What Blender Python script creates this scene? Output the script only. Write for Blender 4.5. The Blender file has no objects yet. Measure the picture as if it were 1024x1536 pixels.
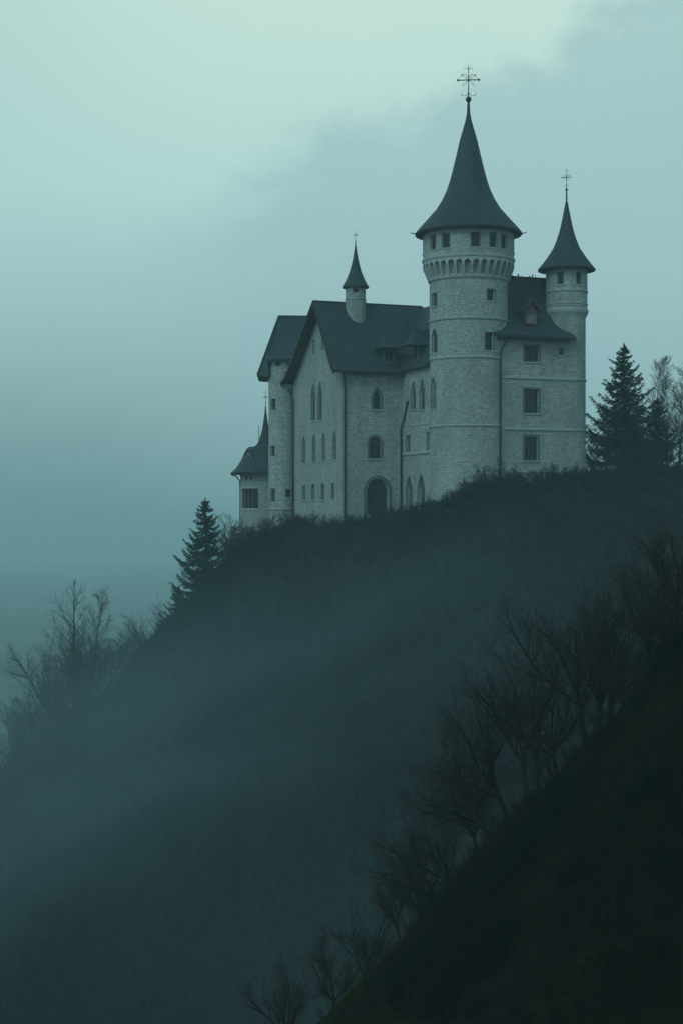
import bpy, math, random
import numpy as np
from mathutils import Vector, Matrix
R = math.radians
scn = bpy.context.scene
col = scn.collection

# ------------------------------------------------------------------ camera
F = 2600.0                                  # focal length in pixels of a 1024x1536 frame
cam_d = bpy.data.cameras.new("camera")
cam_d.sensor_fit = 'VERTICAL'; cam_d.sensor_height = 36.0
cam_d.lens = 36.0 * F / 1536.0
cam_d.shift_y = 32.0 / 1536.0
cam_d.clip_start = 0.5; cam_d.clip_end = 40000
cam = bpy.data.objects.new("camera", cam_d); col.objects.link(cam)
cam.location = (0, 0, 0); cam.rotation_euler = (R(90), 0, 0)
scn.camera = cam

# ------------------------------------------------------------------ sky
SUN_EL, SUN_AZ = 42.0, -50.0                # azimuth from +Y towards +X, behind-left of the view is beyond -90
world = bpy.data.worlds.new("World"); scn.world = world; world.use_nodes = True
nt = world.node_tree; nt.nodes.clear()
def N(t, typ, **kw):
    n = t.nodes.new(typ)
    for k, v in kw.items(): setattr(n, k, v)
    return n
def math_n(t, op, a, b=None, clamp=False):
    n = t.nodes.new('ShaderNodeMath'); n.operation = op; n.use_clamp = clamp
    for i, v in enumerate((a, b)):
        if v is None: continue
        if isinstance(v, (int, float)): n.inputs[i].default_value = v
        else: t.links.new(v, n.inputs[i])
    return n.outputs[0]
def mix_n(t, fac, a, b):
    n = t.nodes.new('ShaderNodeMix'); n.data_type = 'RGBA'
    for sock, v in ((n.inputs[0], fac), (n.inputs[6], a), (n.inputs[7], b)):
        if isinstance(v, (int, float)): sock.default_value = v
        elif isinstance(v, tuple): sock.default_value = (*v, 1)
        else: t.links.new(v, sock)
    return n.outputs[2]
def smooth_n(t, v, lo, hi):
    n = t.nodes.new('ShaderNodeMapRange'); n.interpolation_type = 'SMOOTHSTEP'
    t.links.new(v, n.inputs[0]); n.inputs[1].default_value = lo; n.inputs[2].default_value = hi
    return n.outputs[0]
def ramp_n(t, v, stops):
    n = t.nodes.new('ShaderNodeValToRGB'); e = n.color_ramp.elements
    while len(e) < len(stops): e.new(0.5)
    for i, (p, c) in enumerate(stops):
        e[i].position = p; e[i].color = (*c, 1)
    t.links.new(v, n.inputs[0]); return n.outputs[0]
tc = N(nt, 'ShaderNodeTexCoord'); sep = N(nt, 'ShaderNodeSeparateXYZ')
nt.links.new(tc.outputs['Generated'], sep.inputs[0])
dx, dz = sep.outputs[0], sep.outputs[2]
def world_noise(scale, detail, rough, off):
    mp = N(nt, 'ShaderNodeMapping'); mp.inputs['Location'].default_value = off
    mp.inputs['Scale'].default_value = (1, 1, 1.6)
    nt.links.new(tc.outputs['Generated'], mp.inputs[0])
    n = N(nt, 'ShaderNodeTexNoise'); n.inputs['Scale'].default_value = scale
    n.inputs['Detail'].default_value = detail; n.inputs['Roughness'].default_value = rough
    nt.links.new(mp.outputs[0], n.inputs[0]); return n.outputs[0]
n1 = world_noise(9, 6, 0.55, (1.3, 0.2, 0.4)); n2 = world_noise(3.2, 3, 0.5, (4.1, 2.2, 0.9)); n3 = world_noise(26, 5, 0.6, (0, 1, 3))
sky = N(nt, 'ShaderNodeTexSky'); sky.sky_type = 'NISHITA'; sky.sun_disc = False
sky.sun_elevation = R(SUN_EL); sky.sun_rotation = R(SUN_AZ); sky.dust_density = 3.0
# overcast: cloud light by height above the horizon
zz = math_n(nt, 'ADD', dz, math_n(nt, 'MULTIPLY', math_n(nt, 'SUBTRACT', n2, 0.5), 0.10))
cloud = ramp_n(nt, zz, [(0.0, (.17, .33, .36)), (0.05, (.27, .47, .48)), (0.11, (.37, .61, .62)), (0.19, (.49, .74, .70)), (0.31, (.61, .84, .745)), (0.48, (.22, .38, .42)), (1.0, (.08, .16, .20))])
# the darker bank of cloud on the right: below a slanting edge with a billowed rim
edge = math_n(nt, 'SUBTRACT', dz, math_n(nt, 'MULTIPLY', dx, 0.44))
edge = math_n(nt, 'ADD', edge, math_n(nt, 'MULTIPLY', math_n(nt, 'SUBTRACT', n1, 0.5), 0.17))
edge = math_n(nt, 'ADD', edge, math_n(nt, 'MULTIPLY', math_n(nt, 'SUBTRACT', n3, 0.5), 0.05))
m1 = smooth_n(nt, edge, 0.240, 0.196)                     # 1 inside the bank
m1 = math_n(nt, 'MULTIPLY', m1, smooth_n(nt, dx, -0.15, -0.02))
bank = ramp_n(nt, zz, [(0.0, (.25, .45, .48)), (0.14, (.35, .57, .59)), (0.29, (.41, .63, .62)), (0.48, (.2, .34, .38)), (1.0, (.08, .16, .20))])
cloud = mix_n(nt, math_n(nt, 'MULTIPLY', m1, 0.9), cloud, bank)
# duller cloud towards the left corner
m2 = math_n(nt, 'MULTIPLY', smooth_n(nt, dx, -0.05, -0.26), smooth_n(nt, zz, 0.10, 0.24))
cloud = mix_n(nt, math_n(nt, 'MULTIPLY', m2, 0.55), cloud, (.40, .64, .63))
sc10 = N(nt, 'ShaderNodeVectorMath', operation='SCALE'); sc10.inputs['Scale'].default_value = 10.0
nt.links.new(cloud, sc10.inputs[0])
tot = mix_n(nt, 0.93, sky.outputs[0], sc10.outputs[0])
bg = N(nt, 'ShaderNodeBackground'); bg.inputs['Strength'].default_value = 0.1
nt.links.new(tot, bg.inputs[0])
wo = N(nt, 'ShaderNodeOutputWorld'); nt.links.new(bg.outputs[0], wo.inputs[0])

sun_d = bpy.data.lights.new("sun", 'SUN'); sun_d.energy = 0.7; sun_d.angle = R(25); sun_d.color = (0.62, 1.0, 1.0)
sun = bpy.data.objects.new("sun", sun_d); col.objects.link(sun)
# from the left and a little in front of the castle
sdir = Vector((math.sin(R(-148)) * math.cos(R(SUN_EL)), math.cos(R(-148)) * math.cos(R(SUN_EL)), math.sin(R(SUN_EL))))
sky.sun_rotation = R(-148)
sun.rotation_euler = sdir.to_track_quat('Z', 'Y').to_euler()
scn.view_settings.view_transform = 'Standard'; scn.view_settings.look = 'None'
scn.view_settings.exposure = 0.0; scn.view_settings.gamma = 1.0
scn.cycles.volume_bounces = 1; scn.cycles.max_bounces = 5; scn.cycles.diffuse_bounces = 2
scn.cycles.volume_max_steps = 64; scn.cycles.volume_step_rate = 1.0

# ------------------------------------------------------------------ materials
def mat(name, color, rough=0.9, var=None, vscale=1.0, bump=0.0, spec=0.3, metal=0.0):
    m = bpy.data.materials.new(name); m.use_nodes = True; t = m.node_tree
    b = t.nodes['Principled BSDF']; b.inputs['Roughness'].default_value = rough
    b.inputs['Specular IOR Level'].default_value = spec; b.inputs['Metallic'].default_value = metal
    b.inputs['Base Color'].default_value = (*color, 1)
    if var:
        g = N(t, 'ShaderNodeNewGeometry'); n = N(t, 'ShaderNodeTexNoise'); n.inputs['Scale'].default_value = vscale
        n.inputs['Detail'].default_value = 6; n.inputs['Roughness'].default_value = 0.6
        t.links.new(g.outputs['Position'], n.inputs[0])
        c = ramp_n(t, n.outputs[0], [(0.3, color), (0.7, var)])
        t.links.new(c, b.inputs['Base Color'])
        if bump:
            bp = N(t, 'ShaderNodeBump'); bp.inputs['Strength'].default_value = 1.0; bp.inputs['Distance'].default_value = bump
            t.links.new(n.outputs[0], bp.inputs['Height']); t.links.new(bp.outputs[0], b.inputs['Normal'])
    return m
def course_mat(name, c1, c2, mortar, bw, bh, msize, warp, bump, rough=0.9, stain=None, spec=0.3, offset=0.5, fine=3.0):
    m = bpy.data.materials.new(name); m.use_nodes = True; t = m.node_tree
    b = t.nodes['Principled BSDF']; b.inputs['Roughness'].default_value = rough; b.inputs['Specular IOR Level'].default_value = spec
    uv = N(t, 'ShaderNodeUVMap'); uv.uv_map = 'UVMap'
    nn = N(t, 'ShaderNodeTexNoise'); nn.inputs['Scale'].default_value = 1.1; nn.inputs['Detail'].default_value = 3
    t.links.new(uv.outputs[0], nn.inputs[0])
    s = N(t, 'ShaderNodeVectorMath', operation='SUBTRACT'); t.links.new(nn.outputs['Color'], s.inputs[0]); s.inputs[1].default_value = (.5, .5, .5)
    k = N(t, 'ShaderNodeVectorMath', operation='SCALE'); k.inputs['Scale'].default_value = warp; t.links.new(s.outputs[0], k.inputs[0])
    a = N(t, 'ShaderNodeVectorMath', operation='ADD'); t.links.new(uv.outputs[0], a.inputs[0]); t.links.new(k.outputs[0], a.inputs[1])
    br = N(t, 'ShaderNodeTexBrick'); br.offset = offset; br.inputs['Scale'].default_value = 1.0
    br.inputs['Brick Width'].default_value = bw; br.inputs['Row Height'].default_value = bh
    br.inputs['Mortar Size'].default_value = msize; br.inputs['Mortar Smooth'].default_value = 0.6; br.inputs['Bias'].default_value = 0.0
    br.inputs['Color1'].default_value = (*c1, 1); br.inputs['Color2'].default_value = (*c2, 1); br.inputs['Mortar'].default_value = (*mortar, 1)
    t.links.new(a.outputs[0], br.inputs['Vector'])
    g = N(t, 'ShaderNodeNewGeometry')
    big = N(t, 'ShaderNodeTexNoise'); big.inputs['Scale'].default_value = 0.16; big.inputs['Detail'].default_value = 7; big.inputs['Roughness'].default_value = 0.62
    t.links.new(g.outputs['Position'], big.inputs[0])
    sm = N(t, 'ShaderNodeTexNoise'); sm.inputs['Scale'].default_value = fine; sm.inputs['Detail'].default_value = 4; sm.inputs['Roughness'].default_value = 0.65
    t.links.new(g.outputs['Position'], sm.inputs[0])
    cc = br.outputs['Color']
    if stain:
        f = smooth_n(t, big.outputs[0], 0.42, 0.68)
        cc = mix_n(t, math_n(t, 'MULTIPLY', f, 0.55), cc, stain)
    mul = N(t, 'ShaderNodeMix'); mul.data_type = 'RGBA'; mul.blend_type = 'MULTIPLY'; mul.inputs[0].default_value = 1.0
    t.links.new(cc, mul.inputs[6]); t.links.new(ramp_n(t, sm.outputs[0], [(0.3, (.68, .68, .68)), (0.7, (1.15, 1.15, 1.15))]), mul.inputs[7])
    mp = N(t, 'ShaderNodeMapping'); mp.inputs['Scale'].default_value = (.55, .55, .09); t.links.new(g.outputs['Position'], mp.inputs[0])
    st = N(t, 'ShaderNodeTexNoise'); st.inputs['Scale'].default_value = 1.0; st.inputs['Detail'].default_value = 5; t.links.new(mp.outputs[0], st.inputs[0])
    mul2 = N(t, 'ShaderNodeMix'); mul2.data_type = 'RGBA'; mul2.blend_type = 'MULTIPLY'; mul2.inputs[0].default_value = 1.0
    t.links.new(mul.outputs[2], mul2.inputs[6]); t.links.new(ramp_n(t, st.outputs[0], [(0.32, (.86, .88, .87)), (0.60, (1.05, 1.05, 1.05))]), mul2.inputs[7])
    t.links.new(mul2.outputs[2], b.inputs['Base Color'])
    h = math_n(t, 'ADD', math_n(t, 'SUBTRACT', 1.0, br.outputs['Fac']), math_n(t, 'MULTIPLY', sm.outputs[0], 1.5))
    bp = N(t, 'ShaderNodeBump'); bp.inputs['Strength'].default_value = 1.0; bp.inputs['Distance'].default_value = bump
    t.links.new(h, bp.inputs['Height']); t.links.new(bp.outputs[0], b.inputs['Normal'])
    return m
M = {}
M['stone'] = course_mat('rubble_stone', (.54, .60, .60), (.36, .41, .41), (.25, .29, .29), 0.62, 0.25, 0.035, 0.30, 0.10, stain=(.29, .33, .31), fine=2.2)
M['plaster'] = course_mat('limewashed_rubble', (.49, .55, .56), (.35, .40, .41), (.24, .28, .29), .55, 0.28, 0.04, 0.45, 0.10, stain=(.33, .37, .35))
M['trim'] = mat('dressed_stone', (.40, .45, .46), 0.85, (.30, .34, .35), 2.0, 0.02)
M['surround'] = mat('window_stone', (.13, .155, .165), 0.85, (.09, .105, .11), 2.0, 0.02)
M['slate'] = course_mat('roof_slate', (.048, .090, .118), (.026, .050, .068), (.007, .012, .016), 0.42, 0.46, 0.045, 0.03, 0.05, rough=0.65, stain=(.030, .050, .052), spec=0.4)
M['eave'] = mat('eave_wood', (.035, .037, .037), 0.8, (.02, .02, .02), 3)
M['iron'] = mat('wrought_iron', (.015, .015, .017), 0.6, spec=0.5)
M['glass'] = mat('window_glass', (.010, .013, .016), 0.3, spec=0.3)
M['frame'] = mat('window_wood', (.10, .105, .10), 0.7)
M['redwood'] = mat('red_painted_wood', (.20, .115, .11), 0.7, (.14, .08, .08), 4)
M['lead'] = mat('lead_pipe', (.05, .055, .058), 0.6, (.03, .033, .036), 2)
M['gatewood'] = mat('gate_oak', (.045, .042, .038), 0.8, (.02, .02, .018), 3, 0.02)
M['bark'] = mat('bark', (.040, .036, .032), 0.95, (.020, .020, .019), 3, 0.02, spec=0.1)
M['twig'] = mat('twigs', (.045, .040, .034), 0.95, (.026, .025, .022), 1.0, spec=0.1)
M['needle'] = mat('spruce_needles', (.016, .034, .024), 0.9, (.008, .018, .014), 0.8, spec=0.1)
M['scrub'] = mat('dry_scrub', (.017, .017, .014), 0.95, (.006, .016, .014), 0.12, spec=0.1)
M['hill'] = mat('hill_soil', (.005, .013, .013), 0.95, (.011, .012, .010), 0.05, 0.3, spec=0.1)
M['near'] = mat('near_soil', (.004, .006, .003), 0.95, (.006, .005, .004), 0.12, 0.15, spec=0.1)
M['moss'] = mat('moss_green_leaves', (.014, .040, .009), 0.9, (.026, .016, .008), 0.16, spec=0.15)
M['bramble'] = mat('brown_brambles', (.050, .024, .013), 0.95, (.013, .016, .006), 0.25, spec=0.1)
M['valley'] = mat('valley_ground', (.030, .040, .030), 0.95, (.045, .045, .035), 0.01, spec=0.1)

# ------------------------------------------------------------------ mesh helpers
class MB:
    def __init__(s): s.v = []; s.f = []; s.m = []; s.uv = []; s.sm = []; s.mats = []
    def mi(s, m):
        if m not in s.mats: s.mats.append(m)
        return s.mats.index(m)
    def face(s, pts, m, uvs=None, smooth=False):
        b = len(s.v); s.v += [tuple(p) for p in pts]; s.f.append(tuple(range(b, b + len(pts))))
        s.m.append(s.mi(m)); s.uv.append(uvs or [(p[0], p[2]) for p in pts]); s.sm.append(smooth)
    def idxface(s, ids, m, uvs, smooth): s.f.append(tuple(ids)); s.m.append(s.mi(m)); s.uv.append(uvs); s.sm.append(smooth)
    def grid(s, fn, us, vs, m, uvf=None, smooth=True, closed=False):
        b = len(s.v); nu, nv = len(us), len(vs)
        for v in vs:
            for u in us: s.v.append(tuple(fn(u, v)))
        for j in range(nv - 1):
            for i in range(nu - 1):
                q = (b + j*nu + i, b + j*nu + i + 1, b + (j+1)*nu + i + 1, b + (j+1)*nu + i)
                uvq = [uvf(us[i], vs[j]), uvf(us[i+1], vs[j]), uvf(us[i+1], vs[j+1]), uvf(us[i], vs[j+1])] if uvf else [(us[i], vs[j]), (us[i+1], vs[j]), (us[i+1], vs[j+1]), (us[i], vs[j+1])]
                s.idxface(q, m, uvq, smooth)
    def box8(s, p, m):    # 8 points: bottom 0-3, top 4-7
        for q in ((0,1,2,3), (7,6,5,4), (0,4,5,1), (1,5,6,2), (2,6,7,3), (3,7,4,0)): s.face([p[i] for i in q], m)
    def pbox(s, f, u0, u1, v0, v1, d0, d1, m, nu=1):
        for i in range(nu):
            a = u0 + (u1-u0)*i/nu; b = u0 + (u1-u0)*(i+1)/nu
            s.box8([f(a,v0,d0), f(b,v0,d0), f(b,v0,d1), f(a,v0,d1), f(a,v1,d0), f(b,v1,d0), f(b,v1,d1), f(a,v1,d1)], m)
    def lathe(s, cx, cy, prof, m, seg=64, smooth=True, a0=0.0, a1=2*math.pi):
        """prof: list of (r, z); each straight run shares no vertices with the next so corners stay sharp"""
        L = 0.0
        for k in range(len(prof)-1):
            (r0, z0), (r1, z1) = prof[k], prof[k+1]
            ln = math.hypot(r1-r0, z1-z0); rr = max(r0, r1)
            us = [a0 + (a1-a0)*i/seg for i in range(seg+1)]
            def fn(a, t, r0=r0, r1=r1, z0=z0, z1=z1):
                r = r0 + (r1-r0)*t; return (cx + r*math.sin(a), cy - r*math.cos(a), z0 + (z1-z0)*t)
            s.grid(fn, us, [0, 1], m, (lambda a, t, L=L, ln=ln, rr=rr: (a*rr, L + ln*t)), smooth)
            L += ln
    def lathe_smooth(s, cx, cy, prof, m, seg=64):
        us = [2*math.pi*i/seg for i in range(seg+1)]; Ls = [0.0]
        for k in range(len(prof)-1): Ls.append(Ls[-1] + math.hypot(prof[k+1][0]-prof[k][0], prof[k+1][1]-prof[k][1]))
        def fn(a, k): r, z = prof[int(k)]; return (cx + r*math.sin(a), cy - r*math.cos(a), z)
        rm = max(p[0] for p in prof)
        s.grid(fn, us, list(range(len(prof))), m, lambda a, k: (a*max(prof[int(k)][0], rm*0.3), Ls[int(k)]), True)
    def tube(s, pts, r, m, seg=6, r1=None):
        pts = [Vector(p) for p in pts]; n = len(pts); b = len(s.v)
        for i, p in enumerate(pts):
            d = (pts[min(i+1, n-1)] - pts[max(i-1, 0)]).normalized()
            u = d.cross(Vector((0.31, 0.52, 0.79))).normalized(); w = d.cross(u)
            rr = r if r1 is None else r + (r1-r)*i/(n-1)
            for k in range(seg):
                a = 2*math.pi*k/seg; s.v.append(tuple(p + u*math.cos(a)*rr + w*math.sin(a)*rr))
        for i in range(n-1):
            for k in range(seg):
                k2 = (k+1) % seg
                s.idxface((b+i*seg+k, b+i*seg+k2, b+(i+1)*seg+k2, b+(i+1)*seg+k), m, [(0,0),(1,0),(1,1),(0,1)], True)
        s.idxface([b+k for k in range(seg)], m, [(0,0)]*seg, False); s.idxface([b+(n-1)*seg+k for k in range(seg)], m, [(0,0)]*seg, False)
    def ball(s, c, r, m, seg=12):
        prof = [(max(1e-4, r*math.sin(math.pi*i/8)), c[2] - r*math.cos(math.pi*i/8)) for i in range(9)]
        s.lathe_smooth(c[0], c[1], prof, m, seg)
    def build(s, name, parent=None, origin=(0,0,0)):
        me = bpy.data.meshes.new(name)
        ox, oy, oz = origin
        me.from_pydata([(x-ox, y-oy, z-oz) for x, y, z in s.v], [], s.f)
        for m in s.mats: me.materials.append(m)
        me.polygons.foreach_set('material_index', s.m); me.polygons.foreach_set('use_smooth', s.sm)
        uvl = me.uv_layers.new(name='UVMap'); flat = []
        for q in s.uv:
            for p in q: flat += [p[0], p[1]]
        uvl.data.foreach_set('uv', flat); me.update()
        o = bpy.data.objects.new(name, me); col.objects.link(o)
        if parent: o.parent = parent
        return o
def tag(o, label=None, cat=None, group=None, kind=None):
    if label: o['label'] = label
    if cat: o['category'] = cat
    if group: o['group'] = group
    if kind: o['kind'] = kind
    return o
def tri_mesh(name, verts, faces, m, parent=None, quads=False):
    me = bpy.data.meshes.new(name); k = 4 if quads else 3
    nv, nf = len(verts), len(faces)
    me.vertices.add(nv); me.vertices.foreach_set('co', np.asarray(verts, dtype=np.float32).ravel())
    me.loops.add(nf*k); me.loops.foreach_set('vertex_index', np.asarray(faces, dtype=np.int32).ravel())
    me.polygons.add(nf); me.polygons.foreach_set('loop_start', np.arange(0, nf*k, k, dtype=np.int32))
    me.update(calc_edges=True); me.materials.append(m)
    o = bpy.data.objects.new(name, me); col.objects.link(o)
    if parent: o.parent = parent
    return o

# ------------------------------------------------------------------ castle frame
TH = R(22); CT, ST = math.cos(TH), math.sin(TH); CY = 296.0
def W(a, b, z): return (a*CT - b*ST, CY + a*ST + b*CT, z)
ORG = (0.0, CY, 0.0)
castle = bpy.data.objects.new('castle', None); col.objects.link(castle); castle.location = ORG
tag(castle, 'pale grey stone castle with dark slate roofs and round towers on the hilltop', 'castle')
def part(mb, name, label=None, parent=None):
    o = mb.build(name, parent or castle, ORG)
    if label: o['label'] = label
    return o
def zof(py, Y): return (800 - py) * Y / F
def plane_b(a, px):       # on the plane a=const: which b shows at picture column px
    q = (px-512)/F
    return (a*CT - q*(CY + a*ST)) / (ST + q*CT)
def plane_a(b, px):
    q = (px-512)/F
    return (q*(CY + b*CT) + b*ST) / (CT - q*ST)

def arch_h(kind, t):      # t -1..1 across the opening, height 0..1 of the arch zone
    t = min(1.0, abs(t))
    if kind == 'round': return math.sqrt(max(0, 1 - t*t))
    return 1.0 - t**1.6 if kind == 'point' else 1.0
def wall(mb, f, u0, u1, v0, v1, holes, m, du=50.0, depth=0.45, smooth=False, uvs=1.0, reveal=None):
    reveal = reveal or m
    us = {round(u0, 5), round(u1, 5)}; vs = {round(v0, 5), round(v1, 5)}
    n = max(1, int(round((u1-u0)/du)))
    for i in range(1, n): us.add(round(u0 + (u1-u0)*i/n, 5))
    for h in holes:
        k = 8 if h['arch'] else 1
        for i in range(k+1): us.add(round(h['u'] - h['w']/2 + h['w']*i/k, 5))
        vs.add(round(h['z0'], 5)); vs.add(round(h['z1'], 5))
    us = sorted(us); vs = sorted(vs)
    uq = [us[0]]
    for u in us[1:]:
        if u - uq[-1] > 1e-4: uq.append(u)
    us = uq; idx = {}
    def vid(i, j):
        if (i, j) not in idx: idx[(i, j)] = len(mb.v); mb.v.append(tuple(f(us[i], vs[j], 0)))
        return idx[(i, j)]
    for j in range(len(vs)-1):
        for i in range(len(us)-1):
            uc, vc = (us[i]+us[i+1])/2, (vs[j]+vs[j+1])/2
            if any(abs(uc-h['u']) < h['w']/2 and h['z0'] < vc < h['z1'] for h in holes): continue
            mb.idxface((vid(i,j), vid(i+1,j), vid(i+1,j+1), vid(i,j+1)), m, [(us[i]*uvs, vs[j]), (us[i+1]*uvs, vs[j]), (us[i+1]*uvs, vs[j+1]), (us[i]*uvs, vs[j+1])], smooth)
    for h in holes:
        D = h.get('depth', depth); a, b = h['u']-h['w']/2, h['u']+h['w']/2; z0, z1 = h['z0'], h['z1']
        rise = h.get('rise', 0) if h['arch'] else 0; zs = z1 - rise
        def R4(p): mb.face([f(*q) for q in p], reveal, [(q[2], q[1]) for q in p])
        R4([(a,z0,0),(a,zs,0),(a,zs,-D),(a,z0,-D)]); R4([(b,z0,0),(b,zs,0),(b,zs,-D),(b,z0,-D)]); R4([(a,z0,0),(b,z0,0),(b,z0,-D),(a,z0,-D)])
        k = 8 if h['arch'] else 1
        for i in range(k):
            ua, ub = a + (b-a)*i/k, a + (b-a)*(i+1)/k
            if h['arch']:
                va = zs + rise*arch_h(h['arch'], 2*i/k - 1); vb = zs + rise*arch_h(h['arch'], 2*(i+1)/k - 1)
                if max(z1-va, z1-vb) > 1e-4: mb.face([f(ua,va,0), f(ub,vb,0), f(ub,z1,0), f(ua,z1,0)], m, [(ua*uvs,va),(ub*uvs,vb),(ub*uvs,z1),(ua*uvs,z1)])
            else: va = vb = z1
            R4([(ua,va,0),(ub,vb,0),(ub,vb,-D),(ua,va,-D)])
def window(f, h, parent, name='window', bars=(1, 1), trim=0.22, us=1.0, label=None, fm=None, gm=None, sill=True, proud=0.07, inset=None, bar=0.09):
    """frame, glass, stone surround and sill of one opening; us = parameter units per metre"""
    mb = MB(); D = h.get('depth', 0.45); a, b = h['u']-h['w']/2, h['u']+h['w']/2; z0, z1 = h['z0'], h['z1']
    rise = h.get('rise', 0) if h['arch'] else 0; zs = z1 - rise; fm = fm or M['frame']; gm = gm or M['glass']
    g = D - 0.04; wd = bar*us
    nn = 4
    for i in range(nn):
        ua, ub = a + (b-a)*i/nn, a + (b-a)*(i+1)/nn
        mb.face([f(ua, z0, -g), f(ub, z0, -g), f(ub, z1, -g), f(ua, z1, -g)], gm)
    d0, d1 = -g+0.005, -g+0.10
    mb.pbox(f, a+.002*us, a+wd, z0+.003, z1-.003, d0, d1, fm); mb.pbox(f, b-wd, b-.002*us, z0+.003, z1-.003, d0, d1, fm)
    mb.pbox(f, a+wd, b-wd, z0+.003, z0+bar, d0, d1, fm); mb.pbox(f, a+wd, b-wd, zs-bar, zs, d0, d1, fm)
    for i in range(bars[0]):
        uc = a + (b-a)*(i+1)/(bars[0]+1); mb.pbox(f, uc-wd/2, uc+wd/2, z0+bar, z1-.003, d0, d1-.01, fm)
    for i in range(bars[1]):
        vc = z0 + (zs-z0)*(i+1)/(bars[1]+1); mb.pbox(f, a+wd, b-wd, vc-bar/2, vc+bar/2, d0, d1-.02, fm)
    if trim > 0:
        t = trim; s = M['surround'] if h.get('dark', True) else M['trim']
        mb.pbox(f, a-t*us, a, z0, zs, -.02, proud, s); mb.pbox(f, b, b+t*us, z0, zs, -.02, proud, s)
        if h['arch']:
            k = 10; w2 = (b-a)/2; uc = h['u']
            for i in range(k):
                t0, t1 = 2*i/k-1, 2*(i+1)/k-1
                def P(tt, o, d):
                    return f(uc + tt*(w2 + o*us), zs + (rise+o)*arch_h(h['arch'], tt), d)
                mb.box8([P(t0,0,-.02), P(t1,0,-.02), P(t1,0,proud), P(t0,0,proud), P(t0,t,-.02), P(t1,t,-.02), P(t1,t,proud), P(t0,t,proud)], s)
        else:
            mb.pbox(f, a-t*us, b+t*us, z1, z1+t, -.02, proud+.003, s)
        if sill: mb.pbox(f, a-(t+.08)*us, b+(t+.08)*us, z0-.2, z0, -.02, proud+.12, M['trim'])
    o = part(mb, name, label, parent); return o
def H(u, w, z0, z1, arch=None, rise=0.0, depth=0.45, **k): return dict(u=u, w=w, z0=z0, z1=z1, arch=arch, rise=rise, depth=depth, **k)
def finial(cx, cy, z0, z1, arm, parent, ballr=0.0, rr=0.07, curls=True, name='finial'):
    mb = MB(); H_ = z1 - z0
    mb.tube([(cx,cy,z0), (cx,cy,z1)], rr, M['iron'], 6, rr*0.4)
    if ballr: mb.ball((cx, cy, z0 + ballr*1.2), ballr, M['iron'])
    if arm:
        za = z0 + H_*0.60
        mb.tube([(cx-arm,cy,za-.04), (cx+arm,cy,za+.04)], rr*0.8, M['iron'], 6)
        for s in (-1, 1): mb.ball((cx+s*arm, cy, za+s*.04), rr*1.7, M['iron'], 8)
        if curls:
            for s in (-1, 1):
                for q, (zc, ar, rad) in enumerate(((za, 1, arm*0.42), (za-H_*0.28, -1, arm*0.4), (za+H_*0.24, 1, arm*0.22))):
                    pts = [(cx + s*(rad - rad*math.cos(t)), cy, zc + ar*rad*1.25*math.sin(t)) for t in [i*0.32 for i in range(9)]]
                    mb.tube(pts, rr*0.45, M['iron'], 4)
                mb.tube([(cx, cy, za), (cx+s*arm*0.75, cy, za+arm*0.55)], rr*0.4, M['iron'], 4)
                mb.tube([(cx, cy, za), (cx+s*arm*0.6, cy, za-arm*0.6)], rr*0.4, M['iron'], 4)
    return part(mb, name, None, parent)
def ring(cx, cy, r, z, parent, h=0.45, proud=0.22, name='string_course', m=None, seg=96):
    mb = MB(); mb.lathe(cx, cy, [(r-.05, z-h/2), (r+proud*.6, z-h/2+.06), (r+proud, z), (r+proud, z+h*.25), (r-.05, z+h/2)], m or M['trim'], seg)
    return part(mb, name, None, parent)
def cyl(cx, cy, r):
    def f(u, v, d): return (cx + (r+d)*math.sin(u), cy - (r+d)*math.cos(u), v)
    return f
def conic_roof(cx, cy, prof, parent, thick=0.25, inner=None, name='roof', seg=72):
    mb = MB()
    mb.lathe_smooth(cx, cy, prof, M['slate'], seg)
    r0, z0 = prof[-1]; inner = inner or r0*0.8
    mb.lathe(cx, cy, [(r0, z0), (r0-.03, z0-thick), (inner, z0-thick+.1)], M['eave'], seg)
    return part(mb, name, None, parent)

# ------------------------------------------------------------------ main tower
TX, TY = 190*290/F, 290.0; TR = 6.52; k290 = 290/F
f_t = cyl(TX, TY, TR); f_h = cyl(TX, TY, 7.58)
def tang(px, r): return math.asin(max(-1, min(1, ((px-702)*k290)/r)))
holes = [H(tang(731.5, TR), 1.35/TR, 38.2, 40.0), H(tang(649.5, TR), 1.3/TR, 37.6, 39.7),
         H(tang(729, TR), 1.5/TR, 30.0, 32.9), H(tang(649.5, TR), 1.5/TR, 29.9, 33.8, 'point', 1.0),
         H(tang(648, TR), 1.5/TR, 20.7, 25.8, 'point', 1.3), H(0.25+R(180), .2, 30, 32)]
mb = MB(); wall(mb, f_t, -math.pi, math.pi, -8, 42.3, holes[:5], M['stone'], du=2*math.pi/96, smooth=True, uvs=TR)
tower = part(mb, 'round_tower', 'tall round main tower with corbelled head under a flared cone roof')
for i, h in enumerate(holes[:5]): window(f_t, h, tower, us=1/TR, bars=(0, 1) if i < 3 else (1, 1), trim=0.18)
for z in (17.7, 28.9, 35.3): ring(TX, TY, TR, z, tower)
ring(TX, TY, TR, 42.2, tower, 0.7, 0.32)
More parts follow.
